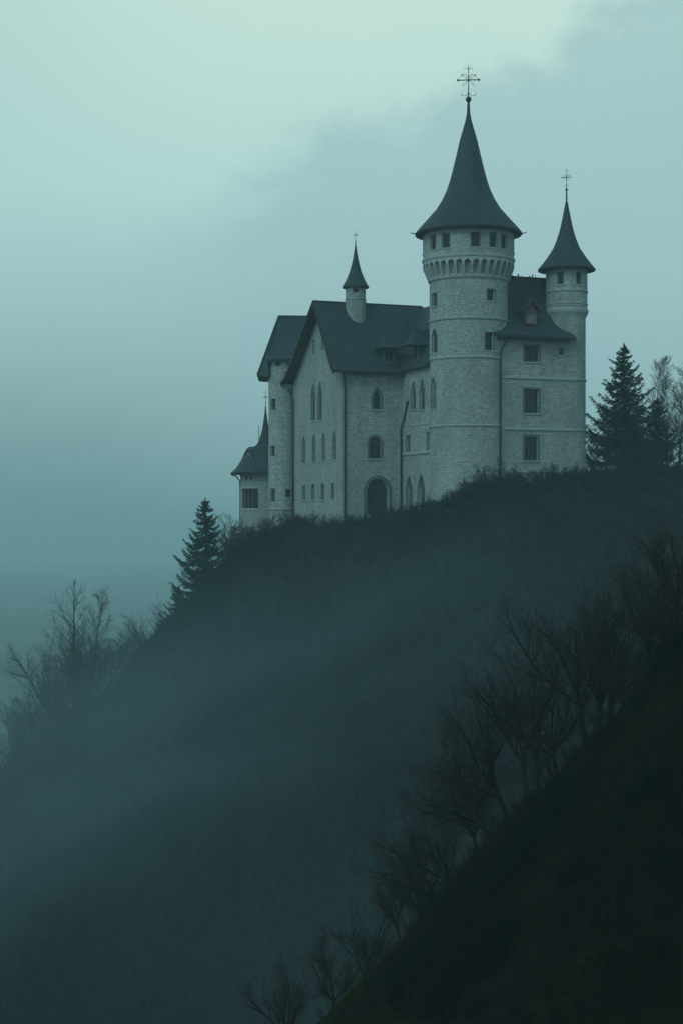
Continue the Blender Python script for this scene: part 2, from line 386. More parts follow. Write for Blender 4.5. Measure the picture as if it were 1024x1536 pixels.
# corbel table
mb = MB(); n = 34; r0, r1 = TR, 7.62
mb.lathe(TX, TY, [(TR-.1, 42.0), (TR+.25, 44.5), (TR+.4, 45.2)], M['stone'], 96)
for i in range(n):
    a = 2*math.pi*i/n; hw = 0.20/7
    for (za, zb, ra, rb, rc) in ((42.45, 43.1, TR+.18, TR+.42, TR+.62), (43.1, 43.8, TR+.2, TR+.66, TR+.95), (43.8, 44.35, TR+.2, TR+1.0, TR+1.08)):
        f = cyl(TX, TY, 0)
        mb.box8([f(a-hw, za, ra-.3), f(a+hw, za, ra-.3), f(a+hw, za, rb), f(a-hw, za, rb), f(a-hw, zb, ra-.3), f(a+hw, zb, ra-.3), f(a+hw, zb, rc), f(a-hw, zb, rc)], M['trim'])
    K = 8; f = cyl(TX, TY, r1); w2 = math.pi/n
    for k in range(K):
        t0, t1 = 2*k/K-1, 2*(k+1)/K-1; c = a + w2
        def av(t): tt = min(1, abs(t)*1.25); return 44.15 + 0.62*math.sqrt(max(0, 1-tt*tt))
        ua, ub = c + t0*w2, c + t1*w2
        mb.face([f(ua, av(t0), 0), f(ub, av(t1), 0), f(ub, 45.3, 0), f(ua, 45.3, 0)], M['trim'], smooth=True)
        mb.face([f(ua, av(t0), 0), f(ub, av(t1), 0), f(ub, av(t1), -.75), f(ua, av(t0), -.75)], M['trim'])
part(mb, 'corbel_table', None, tower)
ring(TX, TY, 7.6, 45.45, tower, 0.55, 0.2)
hh = [H(tang(px, 7.58), w/7.58, 46.75, 49.05) for px, w in ((646.5, 1.3), (664.5, 1.3), (707.5, 1.4), (734, 1.3), (751, 1.3))]
hh += [H(a_, 1.3/7.58, 46.75, 49.05) for a_ in (1.6, 2.3, -1.7, -2.5)]
mb = MB(); wall(mb, f_h, -math.pi, math.pi, 45.2, 50.6, hh, M['stone'], du=2*math.pi/96, smooth=True, uvs=7.58)
mb.lathe(TX, TY, [(7.0, 45.25), (7.58, 45.25)], M['trim'], 96)
head = part(mb, 'tower_head', None, tower)
for h in hh: window(f_h, h, tower, us=1/7.58, bars=(0, 0), trim=0.14, proud=.04)
prof = [(0.12, 168.5), (2.6, 170), (4.5, 180), (9, 196), (13.6, 212), (18.6, 234), (24, 256), (28, 271), (32.5, 285), (39.5, 300), (48, 314), (62, 330), (72, 341), (80, 350.5)]
conic_roof(TX, TY, [(r*k290 if i else .05, zof(y, 290)) for i, (r, y) in enumerate(prof)], tower, 0.3, 7.5)
mb = MB(); mb.tube([(TX,TY,zof(170,290)), (TX,TY,zof(150,290))], .30, M['iron'], 8, .2); part(mb, 'roof_spike', None, tower)
finial(TX, TY, zof(154.5, 290), zof(97, 290), 1.75, tower, 0.5, 0.12)
for s, tilt in ((-1, -.1), (1, .25)):
    mb = MB(); mb.tube([(TX+s*8.7, TY, 50.05), (TX+s*9.7, TY, 50.3+tilt*.3)], .11, M['lead'], 6, .07); part(mb, 'water_spout', None, tower)

# ------------------------------------------------------------------ right block with its gabled roof
BB = -19.2
def f_r(u, v, d): return W(u, BB-d, v)
def yat(a, b): return CY + a*ST + b*CT
def ra_(px): return plane_a(BB, px)
def rz(py, px): return zof(py, yat(ra_(px), BB))
rh = [H(ra_(797), 2.6, rz(543, 797), rz(518.5, 797)), H(ra_(796.5), 2.6, rz(620, 797), rz(584, 797)), H(ra_(796), 2.4, rz(691, 796), rz(655, 796)), H(ra_(841), 0.7, rz(533, 841), rz(523, 841), depth=.3)]
mb = MB()
wall(mb, f_r, 19.9, 34.66, -6, 33.4, rh, M['stone'])
mb.face([W(34.6,BB,-6), W(34.6,-2,-6), W(34.6,-2,33.4), W(34.6,BB,33.4)], M['stone'], [(0,0),(17,0),(17,39),(0,39)])
mb.face([W(19.9,BB,-6), W(19.9,-2,-6), W(19.9,-2,33.4), W(19.9,BB,33.4)], M['stone'], [(0,0),(17,0),(17,39),(0,39)])
# gable triangle on the far side wall
mb.face([W(34.0,BB,33.0), W(34.0,-4.8,33.0), W(34.0,-12,43.2)], M['stone'], [(0,0),(14,0),(7,10)])
mb.pbox(f_r, 19.95, 21.1, -6, 32.6, -.02, .10, M['stone'])
block = part(mb, 'residential_wing', 'square residential block between the main tower and the slim corner turret')
for i, h in enumerate(rh[:3]): window(f_r, h, block, bars=(2, 0) if i != 1 else (2, 0), trim=0.36)
window(f_r, rh[3], block, bars=(0, 0), trim=0.12)
for z in (25.85, 17.35, 10.3):
    mb = MB(); mb.pbox(f_r, 21.1, 34.66, z-.2, z+.2, -.03, .2, M['trim']); part(mb, 'string_course', None, block)
def slab(name, fn, us, vs, parent, thick=0.28, uvf=None, label=None):
    mb = MB(); L = [0.0]
    for k in range(len(vs)-1): L.append(L[-1] + (Vector(fn(us[0], vs[k+1])) - Vector(fn(us[0], vs[k]))).length)
    LU = [0.0]
    for k in range(len(us)-1): LU.append(LU[-1] + (Vector(fn(us[k+1], vs[-1])) - Vector(fn(us[k], vs[-1]))).length)
    iv = {v: i for i, v in enumerate(vs)}; iu = {u: i for i, u in enumerate(us)}
    mb.grid(fn, us, vs, M['slate'], lambda u, v: (LU[iu[u]], L[iv[v]]), True)
    dn = lambda p: (p[0], p[1], p[2]-thick)
    mb.grid(lambda u, v: dn(fn(u, v)), us, vs, M['eave'], None, True)
    def strip(pts):
        for p, q in zip(pts[:-1], pts[1:]): mb.face([p, q, dn(q), dn(p)], M['eave'])
    strip([fn(u, vs[0]) for u in us]); strip([fn(u, vs[-1]) for u in us]); strip([fn(us[0], v) for v in vs]); strip([fn(us[-1], v) for v in vs])
    return part(mb, name, label, parent)
def interp_prof(pr, t):
    s = t*(len(pr)-1); i = min(int(s), len(pr)-2); q = s-i
    return tuple(pr[i][k] + (pr[i+1][k]-pr[i][k])*q for k in range(len(pr[0])))
prR = [(-12, 43.6), (-13.5, 40.9), (-15, 38.4), (-16.4, 36.3), (-17.8, 34.7), (-19.2, 33.5), (-20.7, 32.75)]
prL = [(-12, 43.6), (-10, 40.2), (-8, 37), (-6, 34.6), (-4, 33)]
tt = lambda n: [i/n for i in range(n+1)]
def left_end(b): return 18.9 + 0.0*b
slab('roof', lambda u, v: W(19.0 + (33.9-19.0)*u, *interp_prof(prR, v)), tt(14), tt(12), block, .35)
slab('roof', lambda u, v: W(20.0 + (33.9-20.0)*u, *interp_prof(prL, v)), tt(4), tt(8), block)
def dormer(parent, axis, cpos, front, z0, w, hbody, hroof, back, ov=0.35, red=False, kind='gable', label=None, bars=(1, 0)):
    """axis 'b': faces -b; cpos=a of the centre, front=b of the face; axis 'a': faces -a"""
    if axis == 'b': G = lambda u, d, z: W(cpos+u, front+d, z)
    else: G = lambda u, d, z: W(front+d, cpos-u, z)
    mb = MB(); hw = w/2; zt = z0+hbody
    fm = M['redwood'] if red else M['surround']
    ff = lambda u, v, d: G(u, -d, v)
    h = H(0, w*0.62, z0+hbody*.16, z0+hbody*.84, None, 0, depth=.12)
    wall(mb, ff, -hw, hw, z0, zt, [h], fm)
    for s in (-1, 1): mb.face([G(s*hw,0,z0), G(s*hw,back,z0), G(s*hw,back,zt), G(s*hw,0,zt)], M['slate'])
    if kind == 'gable': mb.face([G(-hw,0,zt), G(hw,0,zt), G(0,0,zt+hroof*.9)], fm)
    d = part(mb, 'dormer', label, parent)
    window(ff, h, parent, bars=bars, trim=0.0, bar=.1, fm=M['redwood'] if red else None, gm=M['paleglass'] if red else None)
    mb = MB(); e = w/2 + ov
    if kind == 'gable':
        for s in (-1, 1):
            n = 6
            def fn(u, v, s=s): q = v**0.8; return G(s*e*v, -ov + (back+ov)*u, zt + hroof*(1-v) - 0.28*math.sin(v*math.pi)*hroof*.5 + .05)
            mb.grid(fn, [0, 1], tt(n), M['slate'], lambda u, v: (u*3, v*2), True)
            mb.grid(lambda u, v: (fn(u, v)[0], fn(u, v)[1], fn(u, v)[2]-.14), [0, 1], tt(n), M['eave'], None, True)
            for k in range(n):
                p, q = fn(0, k/n), fn(0, (k+1)/n); mb.face([p, q, (q[0],q[1],q[2]-.14), (p[0],p[1],p[2]-.14)], M['eave'])
    else:            # concave hipped hood
        prof = [(1.0, 0), (0.72, .12), (.48, .36), (.24, .68), (0.02, 1.0)]
        for s in range(4):
            c4 = [(-1,-1), (1,-1), (1,1), (-1,1)]
            A, B = c4[s], c4[(s+1) % 4]
            def fn(u, v):
                r_, zq = interp_prof(prof, v); x = A[0]+(B[0]-A[0])*u; y = A[1]+(B[1]-A[1])*u
                return G(x*e*r_, (y*e*r_*1.0 if y < 0 else y*back*max(r_, .55)*1.0) + (0 if y < 0 else 0) - (ov*.1), zt + hroof*zq)
            mb.grid(fn, tt(2), tt(8), M['slate'], lambda u, v: (u*3, v*3), True)
        mb.face([G(-e,-e,zt), G(e,-e,zt), G(e,back,zt), G(-e,back,zt)], M['eave'])
    part(mb, 'dormer_roof', None, parent)
M['paleglass'] = mat('pale_curtained_glass', (.16, .18, .19), 0.15, spec=0.6)
da = plane_a(-18.2, 795.5)
dormer(block, 'b', da, -18.3, 34.9, 2.15, 2.05, 1.75, 4.2, ov=.75, red=True, label='dormer with a red painted window under a small gabled slate roof')
# ridge cresting
mb = MB(); random.seed(5)
for a_ in np.arange(21.5, 31.5, .55):
    if random.random() < .55: continue
    hgt = random.uniform(.25, .7); p = W(a_, -12, 43.6); mb.tube([p, (p[0], p[1], p[2]+hgt)], .08, M['iron'], 4, .04)
    if random.random() < .5: mb.ball((p[0], p[1], p[2]+hgt*.7), .16, M['iron'], 6)
mb.tube([W(19.4,-12,43.66), W(33.9,-12,43.66)], .13, M['lead'], 6)
part(mb, 'ridge_crest', None, block)
# drainpipe at the tower junction
mb = MB(); mb.tube([W(22.0, -20.3, 32.4), W(21.3, -19.9, 31.8), W(20.6, -19.55, 30.6), W(20.3, -19.5, 29.5), W(20.3, -19.5, 2)], .15, M['lead'], 8)
mb.tube([W(19.2, -20.75, 32.35), W(33.8, -20.75, 32.35)], .16, M['lead'], 6)
part(mb, 'drainpipe', None, block)

# ------------------------------------------------------------------ slim corner turret
UX, UY, _ = W(34.66, -16.0, 0); UR = 3.2; ku = UY/F
f_u = cyl(UX, UY, UR); f_v = cyl(UX, UY, 3.5)
mb = MB(); wall(mb, f_u, -math.pi, math.pi, -6, 37.2, [], M['stone'], du=2*math.pi/72, smooth=True, uvs=UR)
turret = part(mb, 'corner_turret', 'slim round turret on the right corner of the castle')
zu = lambda y: zof(y, UY)
uh = [H(math.asin(-13*ku/3.5), .95/3.5, zu(430), zu(412)), H(math.asin(15*ku/3.5), .95/3.5, zu(430), zu(412)), H(2.5, .27, zu(430), zu(412)), H(-2.2, .27, zu(430), zu(412))]
mb = MB(); wall(mb, f_v, -math.pi, math.pi, 37.0, zu(403), uh, M['stone'], du=2*math.pi/72, smooth=True, uvs=3.5)
part(mb, 'turret_head', None, turret)
for h in uh: window(f_v, h, turret, us=1/3.5, bars=(0, 0), trim=.12, proud=.04)
ring(UX, UY, 3.45, zu(468), turret, .9, .25); ring(UX, UY, 3.5, zu(458), turret, .3, .1); ring(UX, UY, 3.5, zu(439), turret, .4, .15); ring(UX, UY, 3.2, zu(473), turret, .5, .2)
mb = MB(); mb.lathe(UX, UY, [(3.2, 36.4), (3.55, 37.1)], M['trim'], 72); part(mb, 'corbel_ring', None, turret)
for z in (25.85, 17.35): ring(UX, UY, UR, z, turret, .4, .2)
prof = [(.4, 298), (1.8, 303), (3.8, 314), (6.5, 328), (10, 344), (14.5, 359), (20, 373), (30, 388), (37, 397), (43, 404.5)]
conic_roof(UX, UY, [(r*ku, zu(y)) for r, y in prof], turret, .25, 3.4)
mb = MB(); mb.tube([(UX,UY,zu(299)), (UX,UY,zu(284))], .17, M['iron'], 8, .1); part(mb, 'roof_spike', None, turret)
finial(UX, UY, zu(287), zu(252), .75, turret, .24, .07)

# ------------------------------------------------------------------ great hall (gabled) with the cross wing
RB, RZ = 8.6, 40.6; GW = 23.5
def f_g(u, v, d): return W(-d, u, v)          # gable face, u = b
def f_l(u, v, d): return W(u, -d, v)          # long face, u = a
def gb(px): return plane_b(0, px)
def gz(py, px): return zof(py, yat(0, gb(px)))
gh = []
for px, y0, y1 in ((469.6, 631, 577), (479.8, 630, 574)): gh.append(H(gb(px), 1.55, gz(y0, px), gz(y1, px), 'point', 1.9))
for px, y0, y1 in ((455.7, 695, 656), (470.8, 693, 653), (485.3, 691, 650), (501.8, 689, 647)): gh.append(H(gb(px), 1.15, gz(y0, px), gz(y1, px), 'point', 1.2))
for px, y0, y1 in ((456, 750, 729), (469.6, 750, 728), (484, 750, 727), (499, 749, 726)): gh.append(H(gb(px), 1.05, gz(y0, px), gz(y1, px), depth=.35))
gtop = [H(gb(470.5), .9, gz(531, 470), gz(510, 470)), H(gb(484.0), .9, gz(525, 484), gz(508, 484))]
mb = MB()
wall(mb, f_g, 0, GW, -10, 28.2, gh, M['plaster'])
# gable triangle, cut round its two slits: built as strips under the slope line
def top(b): return 28.2 + (RZ-.5-28.2)*(b/RB) if b <= RB else 28.2 + (RZ-.5-28.2)*(GW-b)/(GW-RB)
bs = sorted({0.0, RB, GW, *[x for h in gtop for x in (h['u']-h['w']/2, h['u']+h['w']/2)], *[GW*i/24 for i in range(25)]})
for b0, b1 in zip(bs[:-1], bs[1:]):
    bc = (b0+b1)/2; hq = [h for h in gtop if abs(bc-h['u']) < h['w']/2]
    segs = [(28.2, 28.2, top(b0), top(b1))]
    if hq: h = hq[0]; segs = [(28.2, 28.2, h['z0'], h['z0']), (h['z1'], h['z1'], top(b0), top(b1))]
    for za, zb, zc, zd in segs: mb.face([f_g(b0,za,0), f_g(b1,zb,0), f_g(b1,zd,0), f_g(b0,zc,0)], M['plaster'], [(b0,za),(b1,zb),(b1,zd),(b0,zc)])
for h in gtop:
    a, b = h['u']-h['w']/2, h['u']+h['w']/2
    for p in ([(a,h['z0'],0),(a,h['z1'],0),(a,h['z1'],-.45),(a,h['z0'],-.45)], [(b,h['z0'],0),(b,h['z1'],0),(b,h['z1'],-.45),(b,h['z0'],-.45)], [(a,h['z1'],0),(b,h['z1'],0),(b,h['z1'],-.45),(a,h['z1'],-.45)], [(a,h['z0'],0),(b,h['z0'],0),(b,h['z0'],-.45),(a,h['z0'],-.45)]):
        mb.face([f_g(*q) for q in p], M['plaster'])
def la(px): return plane_a(0, px)
def lz(py, px): return zof(py, yat(la(px), 0))
lh = [H(la(565), 1.35, lz(614, 565), lz(584, 565), 'point', 1.3, .4), H(la(562.3), 2.2, lz(688, 562), lz(655, 562), 'round', 1.1, .4), H(la(566.2), 4.1, lz(772, 566), lz(718, 566), 'round', 2.05, .9)]
wall(mb, f_l, 0, 11.35, -10, 28.2, lh, M['stone'])
mb.face([W(0,GW,-10), W(11.3,GW,-10), W(11.3,GW,28.2), W(0,GW,28.2)], M['stone'], [(0,0),(11,0),(11,38),(0,38)])
hall = part(mb, 'great_hall', 'gabled great hall with lancet windows and an arched gateway')
for i, h in enumerate(gh): window(f_g, h, hall, bars=(0, 0) if i < 2 or i > 5 else (0, 1), trim=.2, proud=.06, bar=.1)
for h in gtop: window(f_g, h, hall, bars=(0, 0), trim=.1, proud=.03, sill=False)
window(f_l, lh[0], hall, bars=(0, 1), trim=.42); window(f_l, lh[1], hall, bars=(1, 1), trim=.38)
# hood moulds over the lower gable windows
# gate
mb = MB(); h = lh[2]; a, b = h['u']-2.05, h['u']+2.05
for i in range(9):
    u0_, u1_ = a + (b-a)*i/9 + .02, a + (b-a)*(i+1)/9 - .02
    mb.pbox(f_l, u0_, u1_, h['z0'], h['z1'], -.88, -.80 + .02*(i % 2), M['gatewood'])
for z in (4.6, 6.3, 7.6): mb.pbox(f_l, a, b, z, z+.16, -.82, -.72, M['iron'])
for i in range(8): mb.pbox(f_l, a+.3+i*.5, a+.38+i*.5, h['z0'], h['z1'], -.76, -.68, M['iron'])
part(mb, 'gate', 'dark arched timber gate', hall)
mb = MB(); zs = h['z1']-2.05; K = 14
for i in range(K):
    t0, t1 = math.pi*i/K, math.pi*(i+1)/K
    P = lambda t, r, d: f_l(h['u'] - math.cos(t)*r, zs + math.sin(t)*r, d)
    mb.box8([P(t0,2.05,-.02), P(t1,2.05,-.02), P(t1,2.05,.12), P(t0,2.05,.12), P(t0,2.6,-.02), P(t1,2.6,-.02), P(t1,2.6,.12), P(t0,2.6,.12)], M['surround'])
mb.pbox(f_l, a-.55, a, -2, zs, -.02, .12, M['surround']); mb.pbox(f_l, b, b+.55, -2, zs, -.02, .12, M['surround'])
part(mb, 'gate_surround', None, hall)
# hall roof: front slope, back slope
prF = [(RB, RZ), (6.6, 37.9), (4.6, 35.15), (2.6, 32.4), (1.1, 30.3), (0, 28.95), (-.7, 28.2), (-1.35, 27.75)]
prB = [(RB, RZ), (12, 37.8), (16, 34.3), (19.5, 31.2), (22, 29.1), (23.8, 28.0), (25.7, 27.5)]
slab('roof', lambda u, v: W(-1.9 + 21.5*u, *interp_prof(prF, v)), tt(20), tt(14), hall, .4)
slab('roof', lambda u, v: W(-1.9 + 21.5*u, *interp_prof(prB, v)), tt(8), tt(14), hall, .4)
mb = MB()                                      # bargeboards on the gable verge
for pr in (prF, prB):
    for k in range(14):
        p, q = interp_prof(pr, k/14), interp_prof(pr, (k+1)/14)
        mb.box8([W(-2.02,p[0],p[1]-.75), W(-2.02,q[0],q[1]-.75), W(-1.84,q[0],q[1]-.75), W(-1.84,p[0],p[1]-.75), W(-2.02,p[0],p[1]+.06), W(-2.02,q[0],q[1]+.06), W(-1.84,q[0],q[1]+.06), W(-1.84,p[0],p[1]+.06)], M['eave'])
part(mb, 'bargeboard', None, hall)
mb = MB(); mb.tube([W(-1.9,RB,RZ+.06), W(19,RB,RZ+.06)], .15, M['lead'], 6)
for a_ in (6.3, 6.8, 7.2, 7.7, 8.1):
    p = W(a_, RB, RZ); mb.tube([p, (p[0],p[1],p[2]+random.uniform(.3,.9))], .07, M['iron'], 4)
part(mb, 'ridge_crest', None, hall)
mb = MB(); mb.tube([W(-.3,-1.35,27.6), W(.1,-.9,27.2), W(.55,-.25,26.2), W(.55,-.22,-6)], .16, M['lead'], 8); mb.tube([W(-1.8,-1.45,27.45), W(10.2,-1.45,27.45)], .16, M['lead'], 6)
part(mb, 'drainpipe', None, hall)
mb = MB(); mb.tube([W(-.6,25.0,27.0), W(-.3,23.6,25.4), W(-.25,23.0,24.5), W(-.25,23.0,-3)], .16, M['lead'], 8); part(mb, 'drainpipe', None, hall)
# roof turret on the hall ridge
ta = plane_a(7.6, 533); QX, QY, _ = W(ta, 7.6, 0); kq = QY/F; zq = lambda y: zof(y, QY)
f_q = cyl(QX, QY, 15*kq)
qh = [H(0, .9/1.76, zq(441), zq(433))]
mb = MB(); wall(mb, f_q, -math.pi, math.pi, 34, zq(429), qh, M['plaster'], du=2*math.pi/40, smooth=True, uvs=1.7)
rt = part(mb, 'roof_turret', 'small round turret with a slate spire on the hall ridge')
window(f_q, qh[0], rt, us=1/1.76, bars=(0, 0), trim=.08, proud=.03); ring(QX, QY, 15*kq, zq(450), rt, .25, .1)
prof = [(.3, 362), (1.2, 370), (2.6, 380), (4, 388), (6.3, 398), (8.5, 406), (11.5, 414), (15.5, 423), (20, 430.5)]
conic_roof(QX, QY, [(r*kq, zq(y)) for r, y in prof], rt, .2, 1.7, seg=48)
finial(QX, QY, zq(364), zq(344.5), .28, rt, .14, .06, curls=False)

# cross wing: wall facing left, from the inner corner towards the main tower
AW = 11.3
def f_w(u, v, d): return W(AW-d, u, v)
def wb(px): return plane_b(AW, px)
def wz(py, px): return zof(py, yat(AW, wb(px)))
wh = [H(wb(619.6), 1.5, wz(614, 620), wz(573, 620), 'point', 1.8), H(wb(632.8), 1.5, wz(614, 633), wz(569, 633), 'point', 1.8),
      H(wb(611.5), 1.3, wz(678, 611), wz(654, 611)), H(wb(642.5), 1.3, wz(675, 642), wz(649, 642)),
      H(wb(613.3), 2.1, wz(764, 613), wz(716, 613), 'point', 1.8, .9), H(wb(631.2), 2.5, wz(760, 631), wz(714, 631), 'point', 2.0, .9)]
mb = MB(); wall(mb, f_w, -14.0, -.02, -10, 28.2, wh, M['stone'])
wing = part(mb, 'cross_wing', 'narrow wing with pointed doorways joining hall and main tower')
for h in wh[:4]: window(f_w, h, wing, bars=(0, 1), trim=.2, bar=.1)
for h in wh[4:]: window(f_w, h, wing, name='door', bars=(1, 0), trim=.3, sill=False, fm=M['gatewood'], gm=M['gatewood'])
for py, pr_ in ((680, .22), (637, .08)):
    z = wz(py, 622); mb = MB(); mb.pbox(f_w, -14, -.25, z-.18, z+.18, -.02, pr_, M['trim']); part(mb, 'string_course', None, wing)
prW = [(19.0, 40.4), (17, 37.7), (15, 35.0), (13.4, 32.7), (12.2, 31.0), (11.6, 29.7), (11.1, 28.9), (10.6, 28.2)]
slab('roof', lambda u, v: (lambda a_, z_: W(a_, -11.9 + 22*u, z_))(*interp_prof(prW, v)), tt(10), tt(14), wing, .35)
dormer(wing, 'a', -5.4, 11.4, 29.3, 2.4, 2.6, 3.0, 4.5, ov=1.0, kind='hood', label='hooded slate dormer on the cross wing roof')
dormer(hall, 'b', 9.0, .5, 29.3, 2.6, 2.6, 3.0, 4.5, ov=1.0, kind='hood', label='hooded slate dormer at the right end of the hall roof')
mb = MB()
mb.tube([W(AW-.2, wb(612.5), wz(602, 612)), W(AW-.2, wb(609), wz(618, 609)), W(11.0, -1.2, wz(632, 605)), W(10.95, -.35, wz(642, 600)), W(10.95, -.3, -3)], .17, M['lead'], 8)
part(mb, 'drainpipe', None, wing)

# ------------------------------------------------------------------ left stair tower and its roof
SX, SY = (425-512)*321/F, 321.0; SR = 2.72; f_s = cyl(SX, SY, SR); zs_ = lambda y: zof(y, SY - 2)
def sang(px): return math.asin(max(-1, min(1, ((px-425)*SY/F)/SR)))
sh = [H(sang(417.6), 1.1/SR, zs_(550), zs_(542)), H(sang(410.3), 1.0/SR, zs_(615), zs_(598)), H(sang(409.6), .9/SR, zs_(684), zs_(669)), H(sang(409.6), .9/SR, zs_(753), zs_(733)), H(sang(434), 1.1/SR, zs_(746), zs_(734))]
mb = MB(); wall(mb, f_s, -math.pi, math.pi, -12, 32.2, sh, M['stone'], du=2*math.pi/64, smooth=True, uvs=SR)
stair = part(mb, 'stair_tower', 'slim round stair tower against the left end of the hall')
for h in sh: window(f_s, h, stair, us=1/SR, bars=(0, 0), trim=.12, proud=.04)
ring(SX, SY, SR, zs_(571), stair, .3, .14); ring(SX, SY, SR, zs_(764), stair, .4, .2)
mb = MB()                                      # body of the rear wing, mostly hidden
pts = [(-12.6, 323), (-2, 326), (-6, 336), (-13.3, 332)]
for i in range(4):
    p, q = pts[i], pts[(i+1) % 4]; ln = math.hypot(q[0]-p[0], q[1]-p[1])
    mb.face([(*p, -12), (*q, -12), (*q, 30), (*p, 30)], M['stone'], [(0,0),(ln,0),(ln,42),(0,42)])
rear = part(mb, 'rear_wing', None)
mb = MB()
def X(px, Y): return (px-512)*Y/F
A = (X(418,324), 324, zof(474,324)); B = (X(470,328), 328, zof(474.5,328)); F1 = (X(401,318.4), 318.4, zof(539.5,318.4)); F2 = (X(452,316.5), 316.5, zof(536.5,316.5))
L1 = (X(404,319), 319, zof(564,319)); L2 = (X(386,321), 321, zof(562,321)); L3 = (-15.7, 331, 29.3); K3 = (-8, 338, 29.3)
def mid(p, q, t, sag=0): return tuple(p[i] + (q[i]-p[i])*t - (sag if i == 2 else 0) for i in range(3))
def patch(p, q, r, s, sag=.5):                 # p-q at the ridge, s-r at the eave, slightly hollow
    def fn(u, v): a_, b_ = mid(p, q, u), mid(s, r, u); return mid(a_, b_, v, sag*math.sin(math.pi*v))
    ln = (Vector(r)-Vector(s)).length; h_ = (Vector(s)-Vector(p)).length
    mb.grid(fn, tt(6), tt(8), M['slate'], lambda u, v: (u*ln, v*h_), True)
    mb.grid(lambda u, v: (fn(u, v)[0], fn(u, v)[1]+.02, fn(u, v)[2]-.3), tt(6), tt(8), M['eave'], None, True)
    for k in range(6):
        a_, b_ = fn(k/6, 1), fn((k+1)/6, 1); mb.face([a_, b_, (b_[0],b_[1]+.02,b_[2]-.3), (a_[0],a_[1]+.02,a_[2]-.3)], M['eave'])
patch(A, B, F2, F1); patch(A, A, L2, L1, .3); patch(A, A, L3, L2, .3); patch(A, B, K3, L3)
mb.face([A, F1, L1], M['slate']); mb.face([L1, F1, (F1[0], 321, F1[2]-.2), (L1[0], 322, L1[2])], M['eave'])
mb.tube([A, B], .14, M['lead'], 6); mb.tube([A, L2], .12, M['lead'], 6)
part(mb, 'roof', None, rear)

# ------------------------------------------------------------------ low outwork tower at the far left
VX, VY = (398.5-512)*333/F, 333.0; kv = VY/F; VR = 38*kv; f_z = cyl(VX, VY, VR); zv = lambda y: zof(y, VY)
def vang(px): return math.asin(max(-1, min(1, (px-398.5)*kv/VR)))
vh = [H(vang(px), w/VR, zv(763), zv(734), depth=.3) for px, w in ((366.8, 1.1), (371.5, 1.0), (377.8, 1.0), (385, 1.0))] + [H(vang(371), .35/VR, zv(721), zv(716), depth=.2), H(vang(378), .35/VR, zv(720.5), zv(715.5), depth=.2)]
mb = MB(); wall(mb, f_z, -math.pi, math.pi, -20, zv(708), vh, M['plaster'], du=2*math.pi/72, smooth=True, uvs=VR)
low = part(mb, 'outwork_tower', 'low round outwork tower at the far left of the castle')
for i, h in enumerate(vh): window(f_z, h, low, us=1/VR, bars=(0, 0), trim=.1 if i < 4 else .05, proud=.03, sill=False)
mb = MB(); mb.pbox(f_z, vang(364.5), vang(388.5), zv(765)-.1, zv(765)+.12, -.02, .15, M['trim'], 8); part(mb, 'window_sill', None, low); mb = MB(); mb.pbox(f_z, vang(364.5), vang(388.5), zv(732)-.1, zv(732)+.1, -.02, .1, M['trim'], 8); part(mb, 'window_lintel', None, low)
prof = [(.5, 608), (1.5, 618), (3, 630), (5, 643), (7.5, 653), (10, 660), (12.5, 665.5), (16, 669.5), (26, 671), (29, 674), (32, 680), (36, 689), (41, 697.5), (46, 704), (52.5, 709.5)]
conic_roof(VX, VY, [(r*kv, zv(y)) for r, y in prof], low, .25, 4.8)
finial(VX, VY, zv(612), zv(585), .3, low, .13, .06, curls=True)
mb = MB(); p = (X(388.5, 331), 331); mb.tube([(*p, zof(668,331)), (*p, zof(637,331))], .08, M['iron'], 6, .05); part(mb, 'lightning_rod', None, low)
mb = MB(); da_ = math.asin(-24/36.)            # small dormer on its roof
f_d = cyl(VX, VY, 36*kv)
hd = H(da_, .8/(36*kv), zv(694), zv(685), None, 0, .1)
wall(mb, f_d, da_-.8/4.6, da_+.8/4.6, zv(697), zv(682), [hd], M['surround'])
for s in (-1, 1):
    mb.face([f_d(da_+s*.8/4.6, zv(697), 0), f_d(da_+s*.8/4.6, zv(697), -1.6), f_d(da_+s*.8/4.6, zv(682), -1.6), f_d(da_+s*.8/4.6, zv(682), 0)], M['slate'])
    mb.face([f_d(da_, zv(675), .3), f_d(da_, zv(675), -1.7), f_d(da_+s*1.15/4.6, zv(683.5), -1.7), f_d(da_+s*1.15/4.6, zv(683.5), .3)], M['slate'])
mb.face([f_d(da_-.8/4.6, zv(682), 0), f_d(da_+.8/4.6, zv(682), 0), f_d(da_, zv(676), 0)], M['surround'])
part(mb, 'dormer', None, low); window(f_d, hd, low, us=1/4.6, bars=(0, 0), trim=0)
mb = MB(); mb.tube([(X(347,333),333,zv(712)), (X(354,333),333,zv(714)), (X(360,333),333,zv(722)), (X(360.3,333),333,zv(735)), (X(360.3,333),333,-14)], .13, M['lead'], 6); part(mb, 'drainpipe', None, low)

